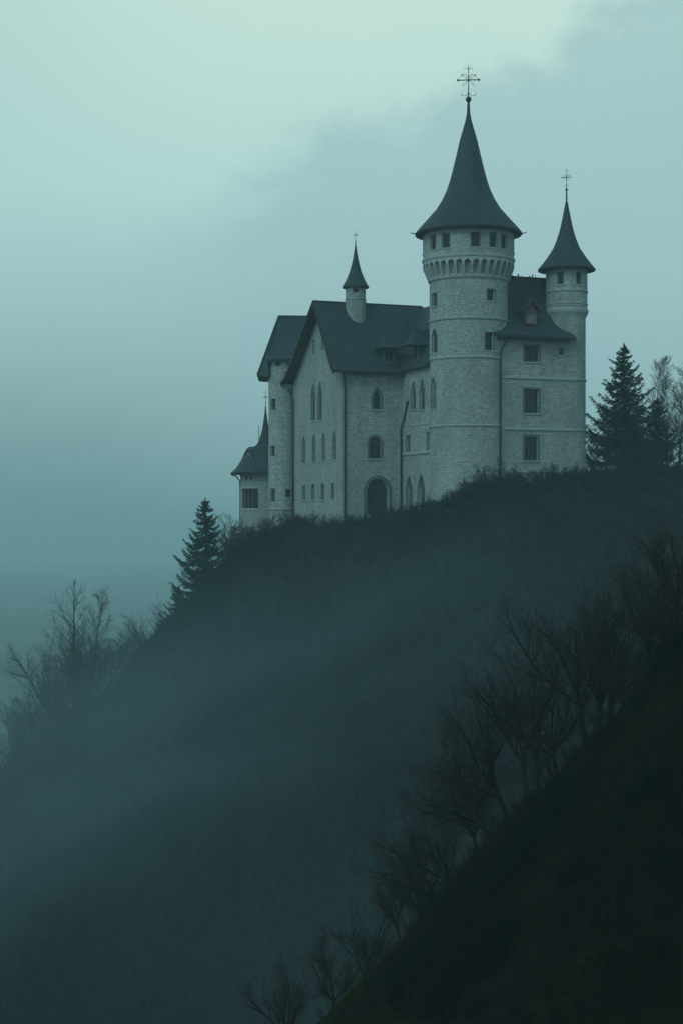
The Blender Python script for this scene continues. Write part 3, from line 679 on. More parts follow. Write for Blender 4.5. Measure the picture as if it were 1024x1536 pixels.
# ------------------------------------------------------------------ terrain
def vnoise(x, y, seed=0):
    def hsh(i, j):
        h = (i*374761393 + j*668265263 + seed*974634777) & 0x7fffffff
        h = ((h ^ (h >> 13)) * 1274126177) & 0x7fffffff
        return (h ^ (h >> 16)) / 0x7fffffff
    xi = np.floor(x).astype(np.int64); yi = np.floor(y).astype(np.int64); fx = x-xi; fy = y-yi
    fx = fx*fx*(3-2*fx); fy = fy*fy*(3-2*fy)
    return (hsh(xi,yi)*(1-fx) + hsh(xi+1,yi)*fx)*(1-fy) + (hsh(xi,yi+1)*(1-fx) + hsh(xi+1,yi+1)*fx)*fy
def fbm(x, y, sc, oct_=4, seed=0):
    x = np.asarray(x, float)/sc; y = np.asarray(y, float)/sc; s = 0; a = 1; t = 0
    for o in range(oct_): s = s + a*(vnoise(x, y, seed+o)*2-1); t += a; a *= .5; x = x*2.03+7.1; y = y*2.03+3.7
    return s/t
CX = np.array([-260, -64, -56.5, -51.5, -41.5, -32.7, -26.5, -21.5, -19.3, -13.5, -8.7, 0, 5, 10.7, 14.2, 20.7, 26, 41, 59, 120, 260.])
CZ = np.array([-230, -52, -42, -37, -28, -17.5, -11, -5.5, -3.2, -.5, 1.8, 1.0, 2.6, 3.2, 4.4, 7.2, 8.3, 8.8, 10, 22, 50.])
EX = np.array([-260, -30, -19, -8.7, 0, 6, 10.7, 14, 20.7, 26, 41, 59, 120, 260.])
EY = np.array([300, 322, 324, 313, 293, 291, 289, 283, 281.5, 283, 287, 293, 300, 300.])
def castle_h(x, y):
    x = np.asarray(x, float); y = np.asarray(y, float)
    zc = np.interp(x, CX, CZ); ye = np.interp(x, EX, EY) - 1.5
    d = ye - y; dp = np.maximum(d, 0)
    z = zc - (0.62*dp + 0.36*dp*dp/(dp+18))
    back = np.maximum(y - 350 - 0.15*x, 0); z = z - 0.7*back*back/(back+25)
    amp = np.clip(dp/14, 0, 1) + np.clip((-18-x)/12, 0, 1)
    z = z + np.clip(amp, 0, 1)*(3.4*fbm(x, y, 34, 4, 3) + 0.5*fbm(x, y, 5, 3, 9))
    return np.maximum(z, -172)
NZ0, NSL = 22.4, 1.05
def near_h(x, y):
    x = np.asarray(x, float); y = np.asarray(y, float)
    q = np.maximum(45-x, 0); d = np.hypot(q, (y-85)*0.95)
    z = NZ0 - NSL*d + 0.15*np.maximum(x-45, 0)
    return z + 2.0*fbm(x, y, 9, 4, 21) + .25*fbm(x, y, 2.5, 3, 5)
def sheet(name, hf, xs, ys, m):
    XX, YY = np.meshgrid(xs, ys); Z = hf(XX, YY); nx, ny = len(xs), len(ys)
    v = np.stack([XX.ravel(), YY.ravel(), Z.ravel()], 1)
    i = np.arange(nx*ny).reshape(ny, nx); q = np.stack([i[:-1,:-1], i[:-1,1:], i[1:,1:], i[1:,:-1]], -1).reshape(-1, 4)
    o = tri_mesh(name, v, q, m, quads=True); o.data.polygons.foreach_set('use_smooth', np.ones(len(q), bool)); o['kind'] = 'structure'; return o
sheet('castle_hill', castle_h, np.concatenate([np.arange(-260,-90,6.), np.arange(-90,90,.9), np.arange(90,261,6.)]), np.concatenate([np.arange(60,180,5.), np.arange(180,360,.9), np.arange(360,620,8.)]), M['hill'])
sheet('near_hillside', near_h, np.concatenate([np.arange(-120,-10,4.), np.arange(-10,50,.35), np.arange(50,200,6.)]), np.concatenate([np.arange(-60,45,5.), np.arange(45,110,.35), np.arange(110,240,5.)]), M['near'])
vs_ = np.concatenate([[-9500,-7000,-5000,-3500], np.arange(-2500,2501,100.), [3500,5000,7000,9500]])
sheet('valley_ground', lambda x, y: -170 + 14*fbm(x, y, 400, 3, 2), vs_, vs_ + 300, M['valley'])

# ------------------------------------------------------------------ scrub and ground cover (uncountable)
rng = np.random.default_rng(7)
def blades(P, n_bl, hmin, hmax, w, spread, rs, curve=0.0):
    """thin upright twigs: n_bl per point; returns triangles"""
    n = len(P); B = np.repeat(P[:, :3], n_bl, 0); sc = np.repeat(P[:, 3], n_bl)
    N_ = len(B); az = rs.uniform(0, 2*np.pi, N_); lean = rs.uniform(0, 1, N_)**.7*spread
    h = rs.uniform(hmin, hmax, N_)*sc
    d = np.stack([np.cos(az)*np.sin(lean), np.sin(az)*np.sin(lean), np.cos(lean)], 1)
    b0 = B + np.stack([rs.normal(0, .12, N_), rs.normal(0, .12, N_), np.full(N_, -.25)], 1)*sc[:, None]
    pa = rs.uniform(0, np.pi, N_); side = np.stack([np.cos(pa), np.sin(pa), np.zeros(N_)], 1)*(w*sc)[:, None]
    tip = b0 + d*h[:, None]; tip[:, 2] += curve*h
    v = np.stack([b0-side, b0+side, tip], 1).reshape(-1, 3)
    return v, np.arange(len(v)).reshape(-1, 3)
def leafcloud(P, n_l, rad, size, rs, flat=.7):
    B = np.repeat(P[:, :3], n_l, 0); sc = np.repeat(P[:, 3], n_l); N_ = len(B)
    q = rs.normal(0, 1, (N_, 3)); q /= np.linalg.norm(q, axis=1)[:, None]; q *= (rs.uniform(.25, 1, N_)**.5*rad*sc)[:, None]; q[:, 2] = np.abs(q[:, 2])*flat
    c = B + q; e1 = rs.normal(0, 1, (N_, 3)); e1 /= np.linalg.norm(e1, axis=1)[:, None]; e2 = np.cross(e1, rs.normal(0, 1, (N_, 3))); e2 /= np.linalg.norm(e2, axis=1)[:, None]
    s = (rs.uniform(.5, 1.2, N_)*size)[:, None]
    v = np.stack([c - e1*s, c + e2*s*.5, c + e1*s], 1).reshape(-1, 3)
    return v, np.arange(len(v)).reshape(-1, 3)
# castle hill scrub
def pts_on(hf, n, x0, x1, y0, y1, rs, smin, smax, keep=None):
    x = rs.uniform(x0, x1, n); y = rs.uniform(y0, y1, n)
    if keep is not None: k = keep(x, y); x, y = x[k], y[k]
    z = hf(x, y); return np.stack([x, y, z, rs.uniform(smin, smax, len(x))], 1)
def front(x, y): return y < np.interp(x, EX, EY) + np.where(x < -19, 14, np.where(x > 37, 14, -.3))
def clump(x, y): return (fbm(x, y, 11, 3, 77) + rng.uniform(-.5, .5, len(x))) > -.05
P = pts_on(castle_h, 34000, -85, 85, 195, 336, rng, .4, 1.7, lambda x, y: front(x, y) & clump(x, y))
v, f_ = blades(P, 18, .7, 2.1, .085, .9, rng)
tag(tri_mesh('undergrowth', v, f_, M['scrub']), 'brown and green scrub covering the castle hillside', 'scrub', kind='stuff')
P = pts_on(castle_h, 5200, -85, 85, 195, 330, rng, .7, 1.5, lambda x, y: front(x, y) & (fbm(x, y, 16, 3, 51) > .05))
v, f_ = leafcloud(P, 60, 1.2, .22, rng)
tag(tri_mesh('evergreen_scrub', v, f_, M['moss']), 'dark leafy thickets low on the castle hillside', 'scrub', kind='stuff')
P = pts_on(castle_h, 9000, -85, 85, 190, 336, rng, .8, 1.9, lambda x, y: front(x, y) & (fbm(x, y, 14, 3, 91) > .0))
v, f_ = blades(P, 44, .9, 2.0, .040, .75, rng)
tag(tri_mesh('hillside_brush', v, f_, M['twig']), 'leafless brush scattered over the castle hillside', 'brush', kind='stuff')
# rougher growth right under the walls
P = pts_on(castle_h, 5000, -60, 75, 270, 336, rng, .6, 1.5, lambda x, y: front(x, y) & (y > np.interp(x, EX, EY) - 12))
v, f_ = blades(P, 40, .8, 1.8, .035, .85, rng)
tag(tri_mesh('rough_growth', v, f_, M['scrub']), 'rough twiggy growth along the foot of the castle walls', 'scrub', kind='stuff')
# near hillside
def nearkeep(x, y): return (y < 92) & (x > -8)
P = pts_on(near_h, 11000, -8, 34, 52, 92, rng, .3, 1.0, lambda x, y: fbm(x, y, 5, 3, 31) + rng.uniform(-.3, .3, len(x)) > -.05)
v, f_ = leafcloud(P, 46, .62, .075, rng)
tag(tri_mesh('mossy_ground_cover', v, f_, M['moss']), 'dark green mossy leaf cover on the near slope', 'ground cover', kind='stuff')
P = pts_on(near_h, 16000, -8, 34, 52, 92, rng, .4, 1.2, lambda x, y: fbm(x, y, 6, 3, 41) + rng.uniform(-.4, .4, len(x)) > .0)
v, f_ = blades(P, 16, .35, 1.2, .014, 1.0, rng)
tag(tri_mesh('bramble_thicket', v, f_, M['bramble']), 'brown bramble stems matted over the near slope', 'brambles', kind='stuff')

P = pts_on(near_h, 4200, -16, 30, 66, 93, rng, .4, 1.3, lambda x, y: (fbm(x, y, 7, 3, 61) > -.1))
P = np.concatenate([P, pts_on(near_h, 2600, -16, 30, 76, 93, rng, 1.2, 2.5, lambda x, y: (fbm(x, y, 4.5, 2, 67) > .22))])
v, f_ = blades(P, 70, .5, 1.35, .014, .85, rng)
tag(tri_mesh('bush_thicket', v, f_, M['scrub']), 'leafless bushes matted along the edge of the near slope', 'bushes', kind='stuff')

# ------------------------------------------------------------------ trees
def seg_mesh(name, S, m, parent, sides):
    S = np.asarray(S); n = len(S)
    if n == 0: return None
    a, b, r0, r1 = S[:, 0:3], S[:, 3:6], S[:, 6], S[:, 7]
    d = b-a; d /= np.maximum(np.linalg.norm(d, axis=1), 1e-6)[:, None]
    ref = np.where(np.abs(d[:, 2:3]) < .8, np.array([[0,0,1.]]), np.array([[1.,0,0]])); u = np.cross(d, ref); u /= np.linalg.norm(u, axis=1)[:, None]; w = np.cross(d, u)
    rings = []
    for p, r in ((a, r0), (b, r1)):
        for k in range(sides):
            t = 2*np.pi*k/sides; rings.append(p + (u*np.cos(t) + w*np.sin(t))*r[:, None])
    V = np.stack(rings, 1).reshape(-1, 3); base = (np.arange(n)*2*sides)[:, None]
    q = []
    for k in range(sides):
        k2 = (k+1) % sides; q.append(np.concatenate([base+k, base+k2, base+sides+k2, base+sides+k], 1))
    Q = np.stack(q, 1).reshape(-1, 4)
    o = tri_mesh(name, V, Q, m, parent, quads=True)
    if sides > 4: o.data.polygons.foreach_set('use_smooth', np.ones(len(Q), bool))
    return o
def grow_tree(rs, height, lean=(0, 0), rad=None, split=0.3, spread=.45, upward=.35, levels=4, twin=False, rmin=.006, dens=1.0, wide=1.0, limbs=5, leader=False):
    """a short bole that divides low into long rising limbs, each dividing again into ever finer twigs"""
    rad = rad or height*.018; thick, thin = [], []
    def branch(p, d, L, r, lev, bend):
        n = (5, 9, 7, 5, 3, 2)[lev]; step = L/n; taper = .75 if lev == 0 else .30
        kids = (1, 8.5, 5.5, 3.8, 2, 0)[lev]*dens
        for i in range(n):
            t = (i+1)/n; ra = max(rmin, r*(1-(1-taper)*i/n)); rb = max(rmin*.7, r*(1-(1-taper)*t))
            w = (.08, .11, .13, .17, .20, .20)[lev]
            d = (d + bend*(.6/n) + Vector((rs.normal(0, w), rs.normal(0, w), rs.normal(0, w*.5)))).normalized()
            q = p + d*step
            (thick if lev <= 1 else thin).append((*p, *q, ra, rb))
            if lev < levels and t > (.5 if lev == 0 else .1):
                k = kids/n*1.3*(1.25-.7*t); k = int(k) + (rs.random() < k-int(k))
                for _ in range(k):
                    az = rs.uniform(0, 2*math.pi); ang = max(.25, rs.normal(spread + .12, .12))
                    s_ = d.orthogonal().normalized(); s_.rotate(Matrix.Rotation(az, 3, d))
                    nd = (d*math.cos(ang) + s_*math.sin(ang))
                    if lev < 2: nd.z += .15
                    nd.normalize(); cl = L*(.72-.38*t)*rs.uniform(.7, 1.05)
                    if lev == 0: cl = L*1.0
                    branch(q, nd, max(.15, cl), max(rmin, rb*rs.uniform(.5, .74)), lev+1, Vector((0, 0, upward*.9)))
            p = q
        return p, d, rb
    def bole(p, d, H_, r, nl):
        if leader:                                 # one stem to the top with shorter rising side limbs
            n = 16; a0 = rs.uniform(0, 6.28)
            for i in range(n):
                t = (i+1)/n; ra, rb = r*(1-.88*i/n), r*(1-.88*t)
                d = (d + Vector((rs.normal(0, .035), rs.normal(0, .035), .03))).normalized(); q = p + d*(H_/n)
                thick.append((*p, *q, ra, rb)); p = q
                if t > split:
                    for _ in range(1 + (rs.random() < .5*dens)):
                        a0 += 2.4; s_ = d.orthogonal().normalized(); s_.rotate(Matrix.Rotation(a0, 3, d)); ang = rs.uniform(.45, .95)*(1.15-.5*t)
                        branch(p, (d*math.cos(ang)+s_*math.sin(ang)).normalized(), H_*wide*(.44*(1-t)**.7+.07)*rs.uniform(.7, 1.1), max(rmin*1.5, rb*.45), 2, Vector((0, 0, upward*.7)))
            return
        p, d, rb = branch(p, d, H_*split, r, 0, Vector((lean[0]*.2, 0, .1))); rem = H_*(1-split)
        a0 = rs.uniform(0, 6.28)
        for k in range(nl):
            az = a0 + k*2.4; ang = (.10 + .95*spread*wide*math.sqrt((k+.3)/nl)*1.3)
            s_ = d.orthogonal().normalized(); s_.rotate(Matrix.Rotation(az, 3, d))
            nd = (d*math.cos(ang) + s_*math.sin(ang)).normalized()
            branch(p - d*rs.uniform(0, .35)*H_*split, nd, rem*rs.uniform(.82, 1.05), rb*rs.uniform(.6, .85), 1, Vector((0, 0, upward*.5)))
    d0 = Vector((lean[0], lean[1], 1)).normalized()
    if twin:
        bole(Vector((-height*.02, 0, -.8)), (d0 + Vector((-.06, 0, 0))).normalized(), height*.96, rad, max(3, limbs-1))
        bole(Vector((height*.03, .3, -.8)), (d0 + Vector((.07, .05, 0))).normalized(), height*.9, rad*.85, max(3, limbs-1))
    else: bole(Vector((0, 0, -.8)), d0, height, rad, limbs)
    if twin: thick.append((-height*.02-.1, 0, -.6, height*.03+.1, .3, -.6, rad, rad))
    return np.array(thick), np.array(thin)
NSEG = []
def bare_tree(name, loc, label, cat='tree', group=None, seed=0, height=10, **kw):
    rs = np.random.default_rng(seed); T, t = grow_tree(rs, height, **kw)
    zmax = max(T[:, 5].max(), t[:, 5].max()); NSEG.append((label, len(T), len(t))); k = height/zmax; T[:, :6] *= k; t[:, :6] *= k
    e = bpy.data.objects.new(name, None); col.objects.link(e); e.location = loc
    tag(e, label, cat, group); seg_mesh('trunk', T, M['bark'], e, 6); seg_mesh('crown', t, M['twig'], e, 3); return e
def dup(root, loc, label, sc=1.0, rz=0.0, group=None):
    r = root.copy(); col.objects.link(r); r.location = loc; r.scale = (sc,)*3; r.rotation_euler = (0, 0, rz); r['label'] = label
    if root.name.startswith('bare_tree'): r['category'] = 'bush'
    if group: r['group'] = group
    for ch in list(root.children): c = ch.copy(); col.objects.link(c); c.parent = r
    return r
def on_near(px, Y, dz=0):  x = (px-512)*Y/F; return (x, Y, float(near_h(x, Y)) + dz)
def on_hill(px, Y, dz=0):  x = (px-512)*Y/F; return (x, Y, float(castle_h(x, Y)) + dz)
def near_sil(px):
    Ys = np.arange(60, 105, .5); xs = (px-512)*Ys/F; z = near_h(xs, Ys); i = int(np.argmax(z/Ys)); return float(Ys[i]), 800 - F*float(z[i]/Ys[i])
G1 = 'bare trees leaning out from the near slope'
# column of the base, top row in the photo, lean, extras
near_trees = []
near_specs = [
 (752, 1108, -2.0, (-1.05, 0), dict(spread=.50, split=.18, dens=1.1), 'bare tree leaning far out to the left with a wide fan of branches'),
 (722, 1150, 1.5, (-.30, 0), dict(spread=.46, split=.2), 'dense bare tree rising just behind the far-leaning fan-shaped tree'),
 (797, 985, 0, (-.04, 0), dict(twin=True, spread=.42, split=.25), 'tall twin-stemmed bare tree with the broadest rounded crown of the near slope'),
 (765, 1040, 2.5, (-.25, 0), dict(spread=.46, split=.25), 'slighter bare tree tucked behind the twin-stemmed tree'),
 (888, 900, -1, (-.42, 0), dict(spread=.46, split=.2, dens=1.1), 'large forked bare tree arching left above the middle of the near slope'),
 (902, 930, 2, (-.08, 0), dict(spread=.42, split=.25), 'upright bare tree close behind the arching forked tree'),
 (925, 885, 3, (-.25, 0), dict(spread=.42, split=.25), 'thin bare tree between the arching tree and the uppermost trees'),
 (975, 845, 0, (-.22, 0), dict(spread=.42, split=.25), 'bare tree with a tall narrow crown high on the near slope'),
 (1022, 780, 2, (-.15, 0), dict(spread=.46, split=.2, dens=1.1), 'dark bare tree at the very top of the near slope, cut by the picture edge'),
 (600, 1312, 0, (-.05, 0), dict(spread=.40, split=.3), 'small lone bare tree low on the near slope with a straight stem'),
 (640, 1290, 2, (-.35, 0), dict(spread=.50, split=.2), 'low leaning bare tree between the lone small tree and the fan-shaped tree'),
 (505, 1395, 2, (-.1, 0), dict(spread=.50, split=.2), 'faint shrubby tree low on the near slope, left of the lone small tree'),
 (688, 1195, -5, (-.35, 0), dict(spread=.50, split=.15, dens=1.1), 'dark bare tree rooted in front of the fan-shaped tree, below the crest of the bank'),
 (838, 1010, -4, (-.20, 0), dict(spread=.46, split=.2), 'bare tree in front of the gap between the twin-stemmed and the arching tree'),
 (945, 960, -5, (-.15, 0), dict(spread=.50, split=.15), 'dark bare tree in front of the crest, right of the arching tree'),
 (1005, 850, -4, (-.20, 0), dict(spread=.46, split=.2, dens=1.1), 'dark bare tree overlapping the uppermost tree at the right picture edge'),
 (660, 1235, 3, (-.5, 0), dict(spread=.50, split=.15), 'wide low tree spreading under the fan-shaped tree'),
 (555, 1365, 3, (-.2, 0), dict(spread=.46, split=.2), 'thin tree just left of the lone small tree'),
 (840, 1300, -9, (-.3, 0), dict(spread=.5, split=.15), 'dark bare tree on the face of the near bank, well below the crest'),
 (430, 1455, 3, (-.05, 0), dict(spread=.42, split=.25), 'lowest and faintest bare tree at the foot of the near slope'),
]
for i, (px, ytop, dY, lean, kw, lab) in enumerate(near_specs):
    Y, ysil = near_sil(px); Y = Y + dY; loc = on_near(px, Y)
    ybase = 800 - F*loc[2]/Y
    hgt = max(2.5, (ybase - ytop)*Y/F)
    if lean[0] < -.7: hgt *= 1.1; kw['rad'] = hgt*.03
    hgt *= 1.17; kw.setdefault('rad', hgt*.021); kw['dens'] = kw.get('dens', 1.0)*.9; kw['split'] = kw['split'] + .14; kw['wide'] = 1.25
    near_last = bare_tree('bare_tree', loc, lab, 'tree', G1, 100+i, hgt, lean=lean, rmin=.0065, **kw); near_trees.append((near_last, hgt))
rb_ = np.random.default_rng(55)
for k in range(26):                            # tangled bushes that break the crest of the near bank
    px = [1015, 985, 955, 930, 870, 850, 820, 770, 735, 705, 675, 650, 625, 575, 545, 520, 480, 455, 990, 915, 860, 780, 690, 610, 740, 900][k]
    Y, _s = near_sil(px); Y += rb_.uniform(-1, 1) if k < 18 else -rb_.uniform(2, 6)
    src, h0 = near_trees[[1, 3, 6, 10, 13][k % 5]]
    dup(src, on_near(px, Y, -.15), 'low tangled leafless bush on the crest of the dark near bank', rb_.uniform(.9, 2.0)/h0, rb_.uniform(0, 6.28), 'low bushes along the near bank').name = 'bush'
# trees round the castle hill
def hill_base(px, Y): return on_hill(px, Y)
def htree(px, Y, ytop, label, seed, group, **kw):
    loc = on_hill(px, Y); hgt = (800-ytop)*Y/F - loc[2]
    return bare_tree('bare_tree', loc, label, 'tree', group, seed, hgt, rmin=kw.pop('rmin', .014), **kw), hgt
G2 = 'bare trees on the misty left shoulder of the hill'; G3 = 'bare trees right of the castle'
htree(122, 318, 868, 'tallest bare tree on the misty left shoulder, with two straight stems side by side', 201, G2, twin=True, leader=True, spread=.42, split=.28, dens=1.2, rad=.38, wide=.9, rmin=.016)
htree(90, 314, 945, 'bushy bare tree left of the twin-stemmed tall tree', 202, G2, spread=.50, split=.15, dens=1.6)
htree(172, 322, 945, 'bare tree just right of the twin-stemmed tall tree', 203, G2, leader=True, spread=.42, split=.15, rad=.2)
b1, h1 = htree(142, 316, 935, 'short dense tree in front of the foot of the twin-stemmed tall tree', 204, G2, spread=.50, split=.12, dens=1.6)
htree(345, 330, 762, 'round-topped bare tree against the wall of the low outwork tower', 206, G2, spread=.42, split=.2)
htree(222, 350, 905, 'pale rounded bare tree in the mist downhill of the small spruces', 207, G2, spread=.46, split=.12)
htree(200, 345, 930, 'pale low bare tree at the left end of the misty row', 208, G2, spread=.46, split=.12)
htree(247, 372, 888, 'faintest bare tree of the misty row, beside the small spruce', 209, G2, spread=.46, split=.12)
htree(45, 306, 1045, 'bushy bare tree midway down the left shoulder', 210, G2, spread=.50, split=.12, dens=1.6)
htree(48, 296, 1088, 'bare tree leaning out to the left near the foot of the left shoulder', 211, G2, spread=.50, split=.15, dens=1.6, lean=(-.6, 0))
htree(12, 300, 1090, 'low bare tree cut by the left picture edge', 212, G2, spread=.50, split=.15, dens=1.6, lean=(-.3, 0))
htree(70, 312, 1020, 'squat bare tree below the bushy tree on the left shoulder', 213, G2, spread=.50, split=.12, dens=1.6)
htree(982, 312, 531, 'tall slender bare tree just behind the large spruce', 220, G3, leader=True, rmin=.016, spread=.42, split=.25, dens=2.0, rad=.26, wide=.8)
htree(1018, 305, 540, 'tall bare tree at the right picture edge above the hill crest', 221, G3, leader=True, rmin=.017, spread=.45, split=.12, dens=2.1, rad=.28, wide=1.0)
htree(1000, 318, 600, 'bare tree filling the gap between the slender tree and the edge tree', 222, G3, spread=.42, split=.12)
htree(886, 300, 645, 'small bare tree in the gap between the turret and the large spruce', 223, G3, spread=.38, split=.12)
htree(960, 316, 600, 'bare tree half hidden behind the large spruce', 224, G3, spread=.42, split=.15)

def spruce(name, loc, height, radius, label, seed, group=None, base=.06, m=None):
    rs = np.random.default_rng(seed); e = bpy.data.objects.new(name, None); col.objects.link(e); e.location = loc; tag(e, label, 'tree', group)
    seg_mesh('trunk', [(0,0,-1,0,0,height*.5,height*.014,height*.009), (0,0,height*.5,0,0,height,height*.009,.02)], M['bark'], e, 6)
    S = []; V = []
    nz = int(height*1.3)
    for i in range(nz):
        t = base + (1-base)*(i/nz)**.95; z = t*height
        R_ = radius*((1-t)**.78)*rs.uniform(.8, 1.08) + .12
        nb = rs.integers(5, 8); a0 = rs.uniform(0, 6.28); z_t = z
        for k in range(nb):
            az = a0 + k*2*math.pi/nb + rs.normal(0, .2); L = R_*rs.uniform(.62, 1.25); z = z_t + rs.uniform(-.45, .45)*height/nz; dirh = np.array([math.cos(az), math.sin(az), 0.])
            n = max(4, int(L/.3)); droop = rs.uniform(.20, .42)*(1-.5*t); up = rs.uniform(.18, .34)
            side = np.array([-math.sin(az), math.cos(az), 0.])
            prev = np.array([0, 0, z])
            for j in range(1, n+1):
                s = j/n; p = np.array([0,0,z]) + dirh*L*s + np.array([0,0,1.])*L*(-droop*math.sin(s*2.6) + up*s*s*s)
                p = p + side*L*.05*math.sin(s*3+k)
                S.append((*prev, *p, .05*(1-s)+.015, .05*(1-s)+.01))
                # sprays: side twiglets flat and hanging ones
                wl = L*.30*(math.sin(min(1, s*1.15)*math.pi*.92)+.22)
                for q in range(7):
                    sd = rs.choice((-1, 1)); c = prev + (p-prev)*rs.random()
                    hang = rs.random() < .5
                    dv = side*sd*rs.uniform(.3, 1.0) + dirh*rs.uniform(.2, .9) + np.array([0,0,rs.uniform(-1.1,-.3) if hang else rs.uniform(-.35,.15)])
                    dv /= np.linalg.norm(dv); ll = max(.18, wl*rs.uniform(.4, 1.0)*(.75 if hang else 1)); wd = rs.uniform(.05, .10)
                    nrm = np.cross(dv, rs.normal(0, 1, 3)); nrm /= np.linalg.norm(nrm)
                    V.append((c - nrm*wd, c + nrm*wd, c + dv*ll + nrm*wd*.5, c + dv*ll*1.08 - nrm*wd*.3))
                    for _ in range(2):
                        c2 = c + dv*ll*rs.uniform(.3, .9); dv2 = dv + rs.normal(0, .6, 3); dv2 /= np.linalg.norm(dv2); n2 = np.cross(dv2, rs.normal(0, 1, 3)); n2 /= np.linalg.norm(n2)
                        V.append((c2 - n2*.04, c2 + n2*.04, c2 + dv2*.3 + n2*.03, c2 + dv2*.34 - n2*.02))
                prev = p
    for j in range(int(90)):                      # needles close round the leading shoot
        zz_ = height*(1 - .10*rs.random()**1.3) ; az = rs.uniform(0, 6.28); dv = np.array([math.cos(az), math.sin(az), rs.uniform(.3, 1.2)]); dv /= np.linalg.norm(dv)
        ll = .18 + (height-zz_)*.35; c = np.array([0, 0, zz_]); nrm = np.cross(dv, rs.normal(0, 1, 3)); nrm /= np.linalg.norm(nrm)
        V.append((c - nrm*.04, c + nrm*.04, c + dv*ll + nrm*.03, c + dv*ll - nrm*.03))
    V.append((np.array([-.05,0,height-.3]), np.array([.05,0,height-.3]), np.array([.02,0,height+.5]), np.array([-.02,0,height+.5])))
    seg_mesh('branches', S, M['bark'], e, 3)
    V = np.array(V).reshape(-1, 3); tri_mesh('crown', V, np.arange(len(V)).reshape(-1, 4), m or M['needle'], e, quads=True)
    return e
loc = on_hill(935, 300); sp = spruce('spruce_tree', loc, (800-516)*300/F - loc[2], 9.4, 'largest dark spruce, standing right of the castle turret', 301)
loc = on_hill(985, 296); spruce('spruce_tree', loc, (800-598)*296/F - loc[2], 5.4, 'shorter dark spruce merging into the right side of the largest one', 302, base=.02)
loc = on_hill(308, 316); loc2 = loc; spruce('spruce_tree', (loc[0], loc[1], loc[2]-1), (800-748)*316/F - loc[2] + 1, 7.2, 'dark spruce standing alone on the skyline left of the castle', 303, base=.02)
loc = on_hill(268, 318); spruce('spruce_tree', loc, (800-880)*318/F - loc[2], 3.2, 'small spruce downhill of the lone skyline spruce', 304, base=.02)
# shrubs against the castle foot
G4 = 'twiggy shrubs along the foot of the castle'
sh_spec = [(735, 279, 684, 'widest twiggy shrub, at the foot of the main tower'), (700, 278, 716, 'low twiggy shrub in front of the main tower, left of the widest shrub'), (775, 280, 694, 'twiggy shrub under the lowest window of the residential block'),
 (820, 283, 692, 'twiggy shrub below the right end of the residential block'), (862, 285, 690, 'twiggy shrub at the foot of the slim turret'), (905, 288, 690, 'twiggy shrub in front of the largest spruce'), (670, 279, 738, 'small shrub at the left foot of the main tower'),
 (590, 286, 758, 'low shrub just right of the arched gate'), (520, 290, 762, 'low shrub at the corner of the great hall'), (462, 303, 765, 'shrub under the left end of the gabled front'),
 (432, 309, 762, 'shrub at the foot of the slim stair tower'), (395, 315, 768, 'twiggy shrub between stair tower and outwork tower'), (372, 321, 776, 'twiggy shrub below the windows of the outwork tower'), (350, 325, 800, 'low shrub left of the outwork tower'),
 (965, 290, 700, 'low shrub on the crest right of the largest spruce'), (1005, 292, 690, 'low shrub on the crest at the right picture edge')]
protos = []
for i, (px, Y, yt, lab) in enumerate(sh_spec):
    loc = on_hill(px, Y); hgt = max(2.0, (800-yt)*Y/F - loc[2])
    if i < 4:
        s_ = bare_tree('shrub', loc, lab, 'shrub', G4, 400+i, hgt, rad=.09, split=.02, spread=.6, dens=1.0, levels=4, rmin=.02, wide=1.8, limbs=10); protos.append((s_, hgt))
    else:
        p_, h0 = protos[i % 4]; dup(p_, loc, lab, hgt/h0, i*1.7, G4)

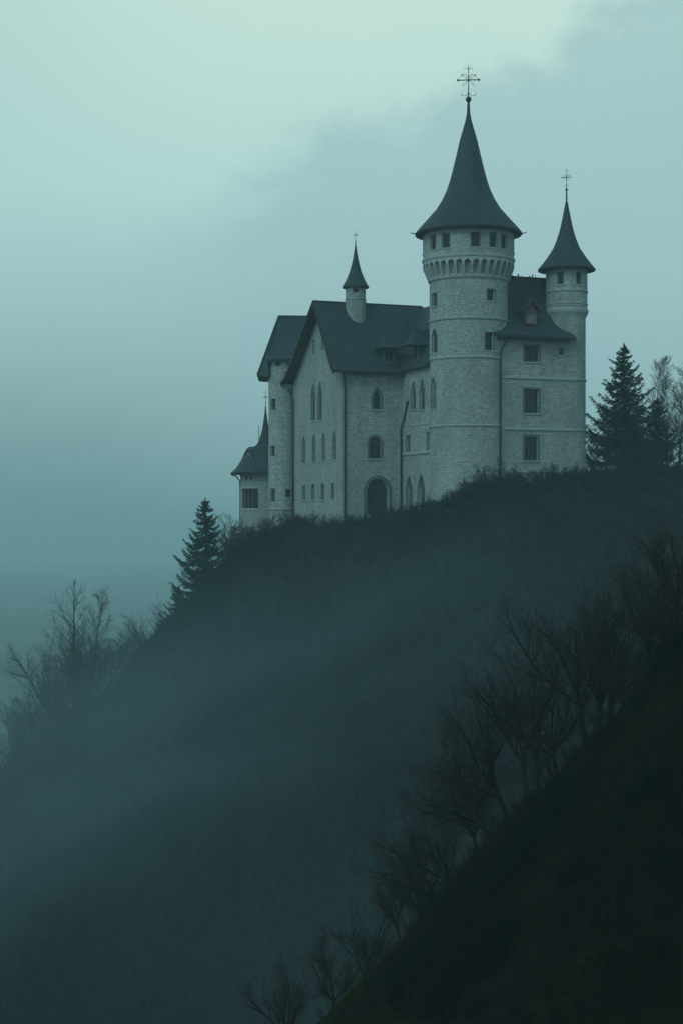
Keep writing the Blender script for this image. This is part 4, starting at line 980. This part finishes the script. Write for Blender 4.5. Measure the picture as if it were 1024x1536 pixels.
# ------------------------------------------------------------------ air
def volume_obj(name, verts, faces, density, color, aniso, label, hetero=None):
    me = bpy.data.meshes.new(name); me.from_pydata(verts, [], faces); o = bpy.data.objects.new(name, me); col.objects.link(o)
    m = bpy.data.materials.new(name+'_air'); m.use_nodes = True; t = m.node_tree; t.nodes.clear()
    out = N(t, 'ShaderNodeOutputMaterial'); pv = N(t, 'ShaderNodeVolumePrincipled')
    pv.inputs['Color'].default_value = (*color, 1); pv.inputs['Density'].default_value = density; pv.inputs['Anisotropy'].default_value = aniso
    t.links.new(pv.outputs[0], out.inputs['Volume'])
    if hetero: hetero(t, pv)
    me.materials.append(m); tag(o, label, 'haze', kind='stuff'); return o
def boxv(x0, x1, y0, y1, z0, z1): return [(x0,y0,z0),(x1,y0,z0),(x1,y1,z0),(x0,y1,z0),(x0,y0,z1),(x1,y0,z1),(x1,y1,z1),(x0,y1,z1)], [(0,3,2,1),(4,5,6,7),(0,1,5,4),(1,2,6,5),(2,3,7,6),(3,0,4,7)]
v, f_ = boxv(-9600, 9600, -9300, 9900, -190, 82)
volume_obj('haze', v, f_, 0.00034, (.70, .94, .99), 0.0, 'thin blue-green haze filling the whole valley air')

def mist_nodes(t, pv):
    tcn = N(t, 'ShaderNodeTexCoord'); ln = N(t, 'ShaderNodeVectorMath', operation='LENGTH'); t.links.new(tcn.outputs['Object'], ln.inputs[0])
    fall = smooth_n(t, ln.outputs['Value'], 1.0, 0.15)
    nn = N(t, 'ShaderNodeTexNoise'); nn.inputs['Scale'].default_value = 1.6; nn.inputs['Detail'].default_value = 3
    t.links.new(tcn.outputs['Object'], nn.inputs[0])
    d = math_n(t, 'MULTIPLY', fall, smooth_n(t, nn.outputs[0], 0.38, 0.64))
    t.links.new(math_n(t, 'MULTIPLY', d, MIST_D), pv.inputs['Density'])
MIST_D = 0.010
bm_v = []; bm_f = []
nu_, nv2 = 24, 12
for j in range(nv2+1):
    for i in range(nu_):
        th = math.pi*j/nv2; ph = 2*math.pi*i/nu_; bm_v.append((math.sin(th)*math.cos(ph), math.sin(th)*math.sin(ph), math.cos(th)))
for j in range(nv2):
    for i in range(nu_): bm_f.append(((j+1)*nu_+i, (j+1)*nu_+(i+1) % nu_, j*nu_+(i+1) % nu_, j*nu_+i))
for loc_, sc_, dd, lab in (((-36, 222, -31), (84, 62, 25), .62, 'bright bank of mist drifting up the gorge on the left'), ((30, 190, -30), (120, 62, 75), .17, 'thin veil of mist hanging between the near slope and the castle hill'), ((-62, 262, -34), (42, 40, 24), .5, 'small patch of mist on the left shoulder of the castle hill')):
    MIST_D = 0.0085*dd
    mo = volume_obj('mist', bm_v, bm_f, MIST_D, (.55, .86, .98), 0.0, lab, mist_nodes)
    mo.location = loc_; mo.scale = sc_; mo.rotation_euler = (0, R(-24 if dd > .3 else 0), 0)
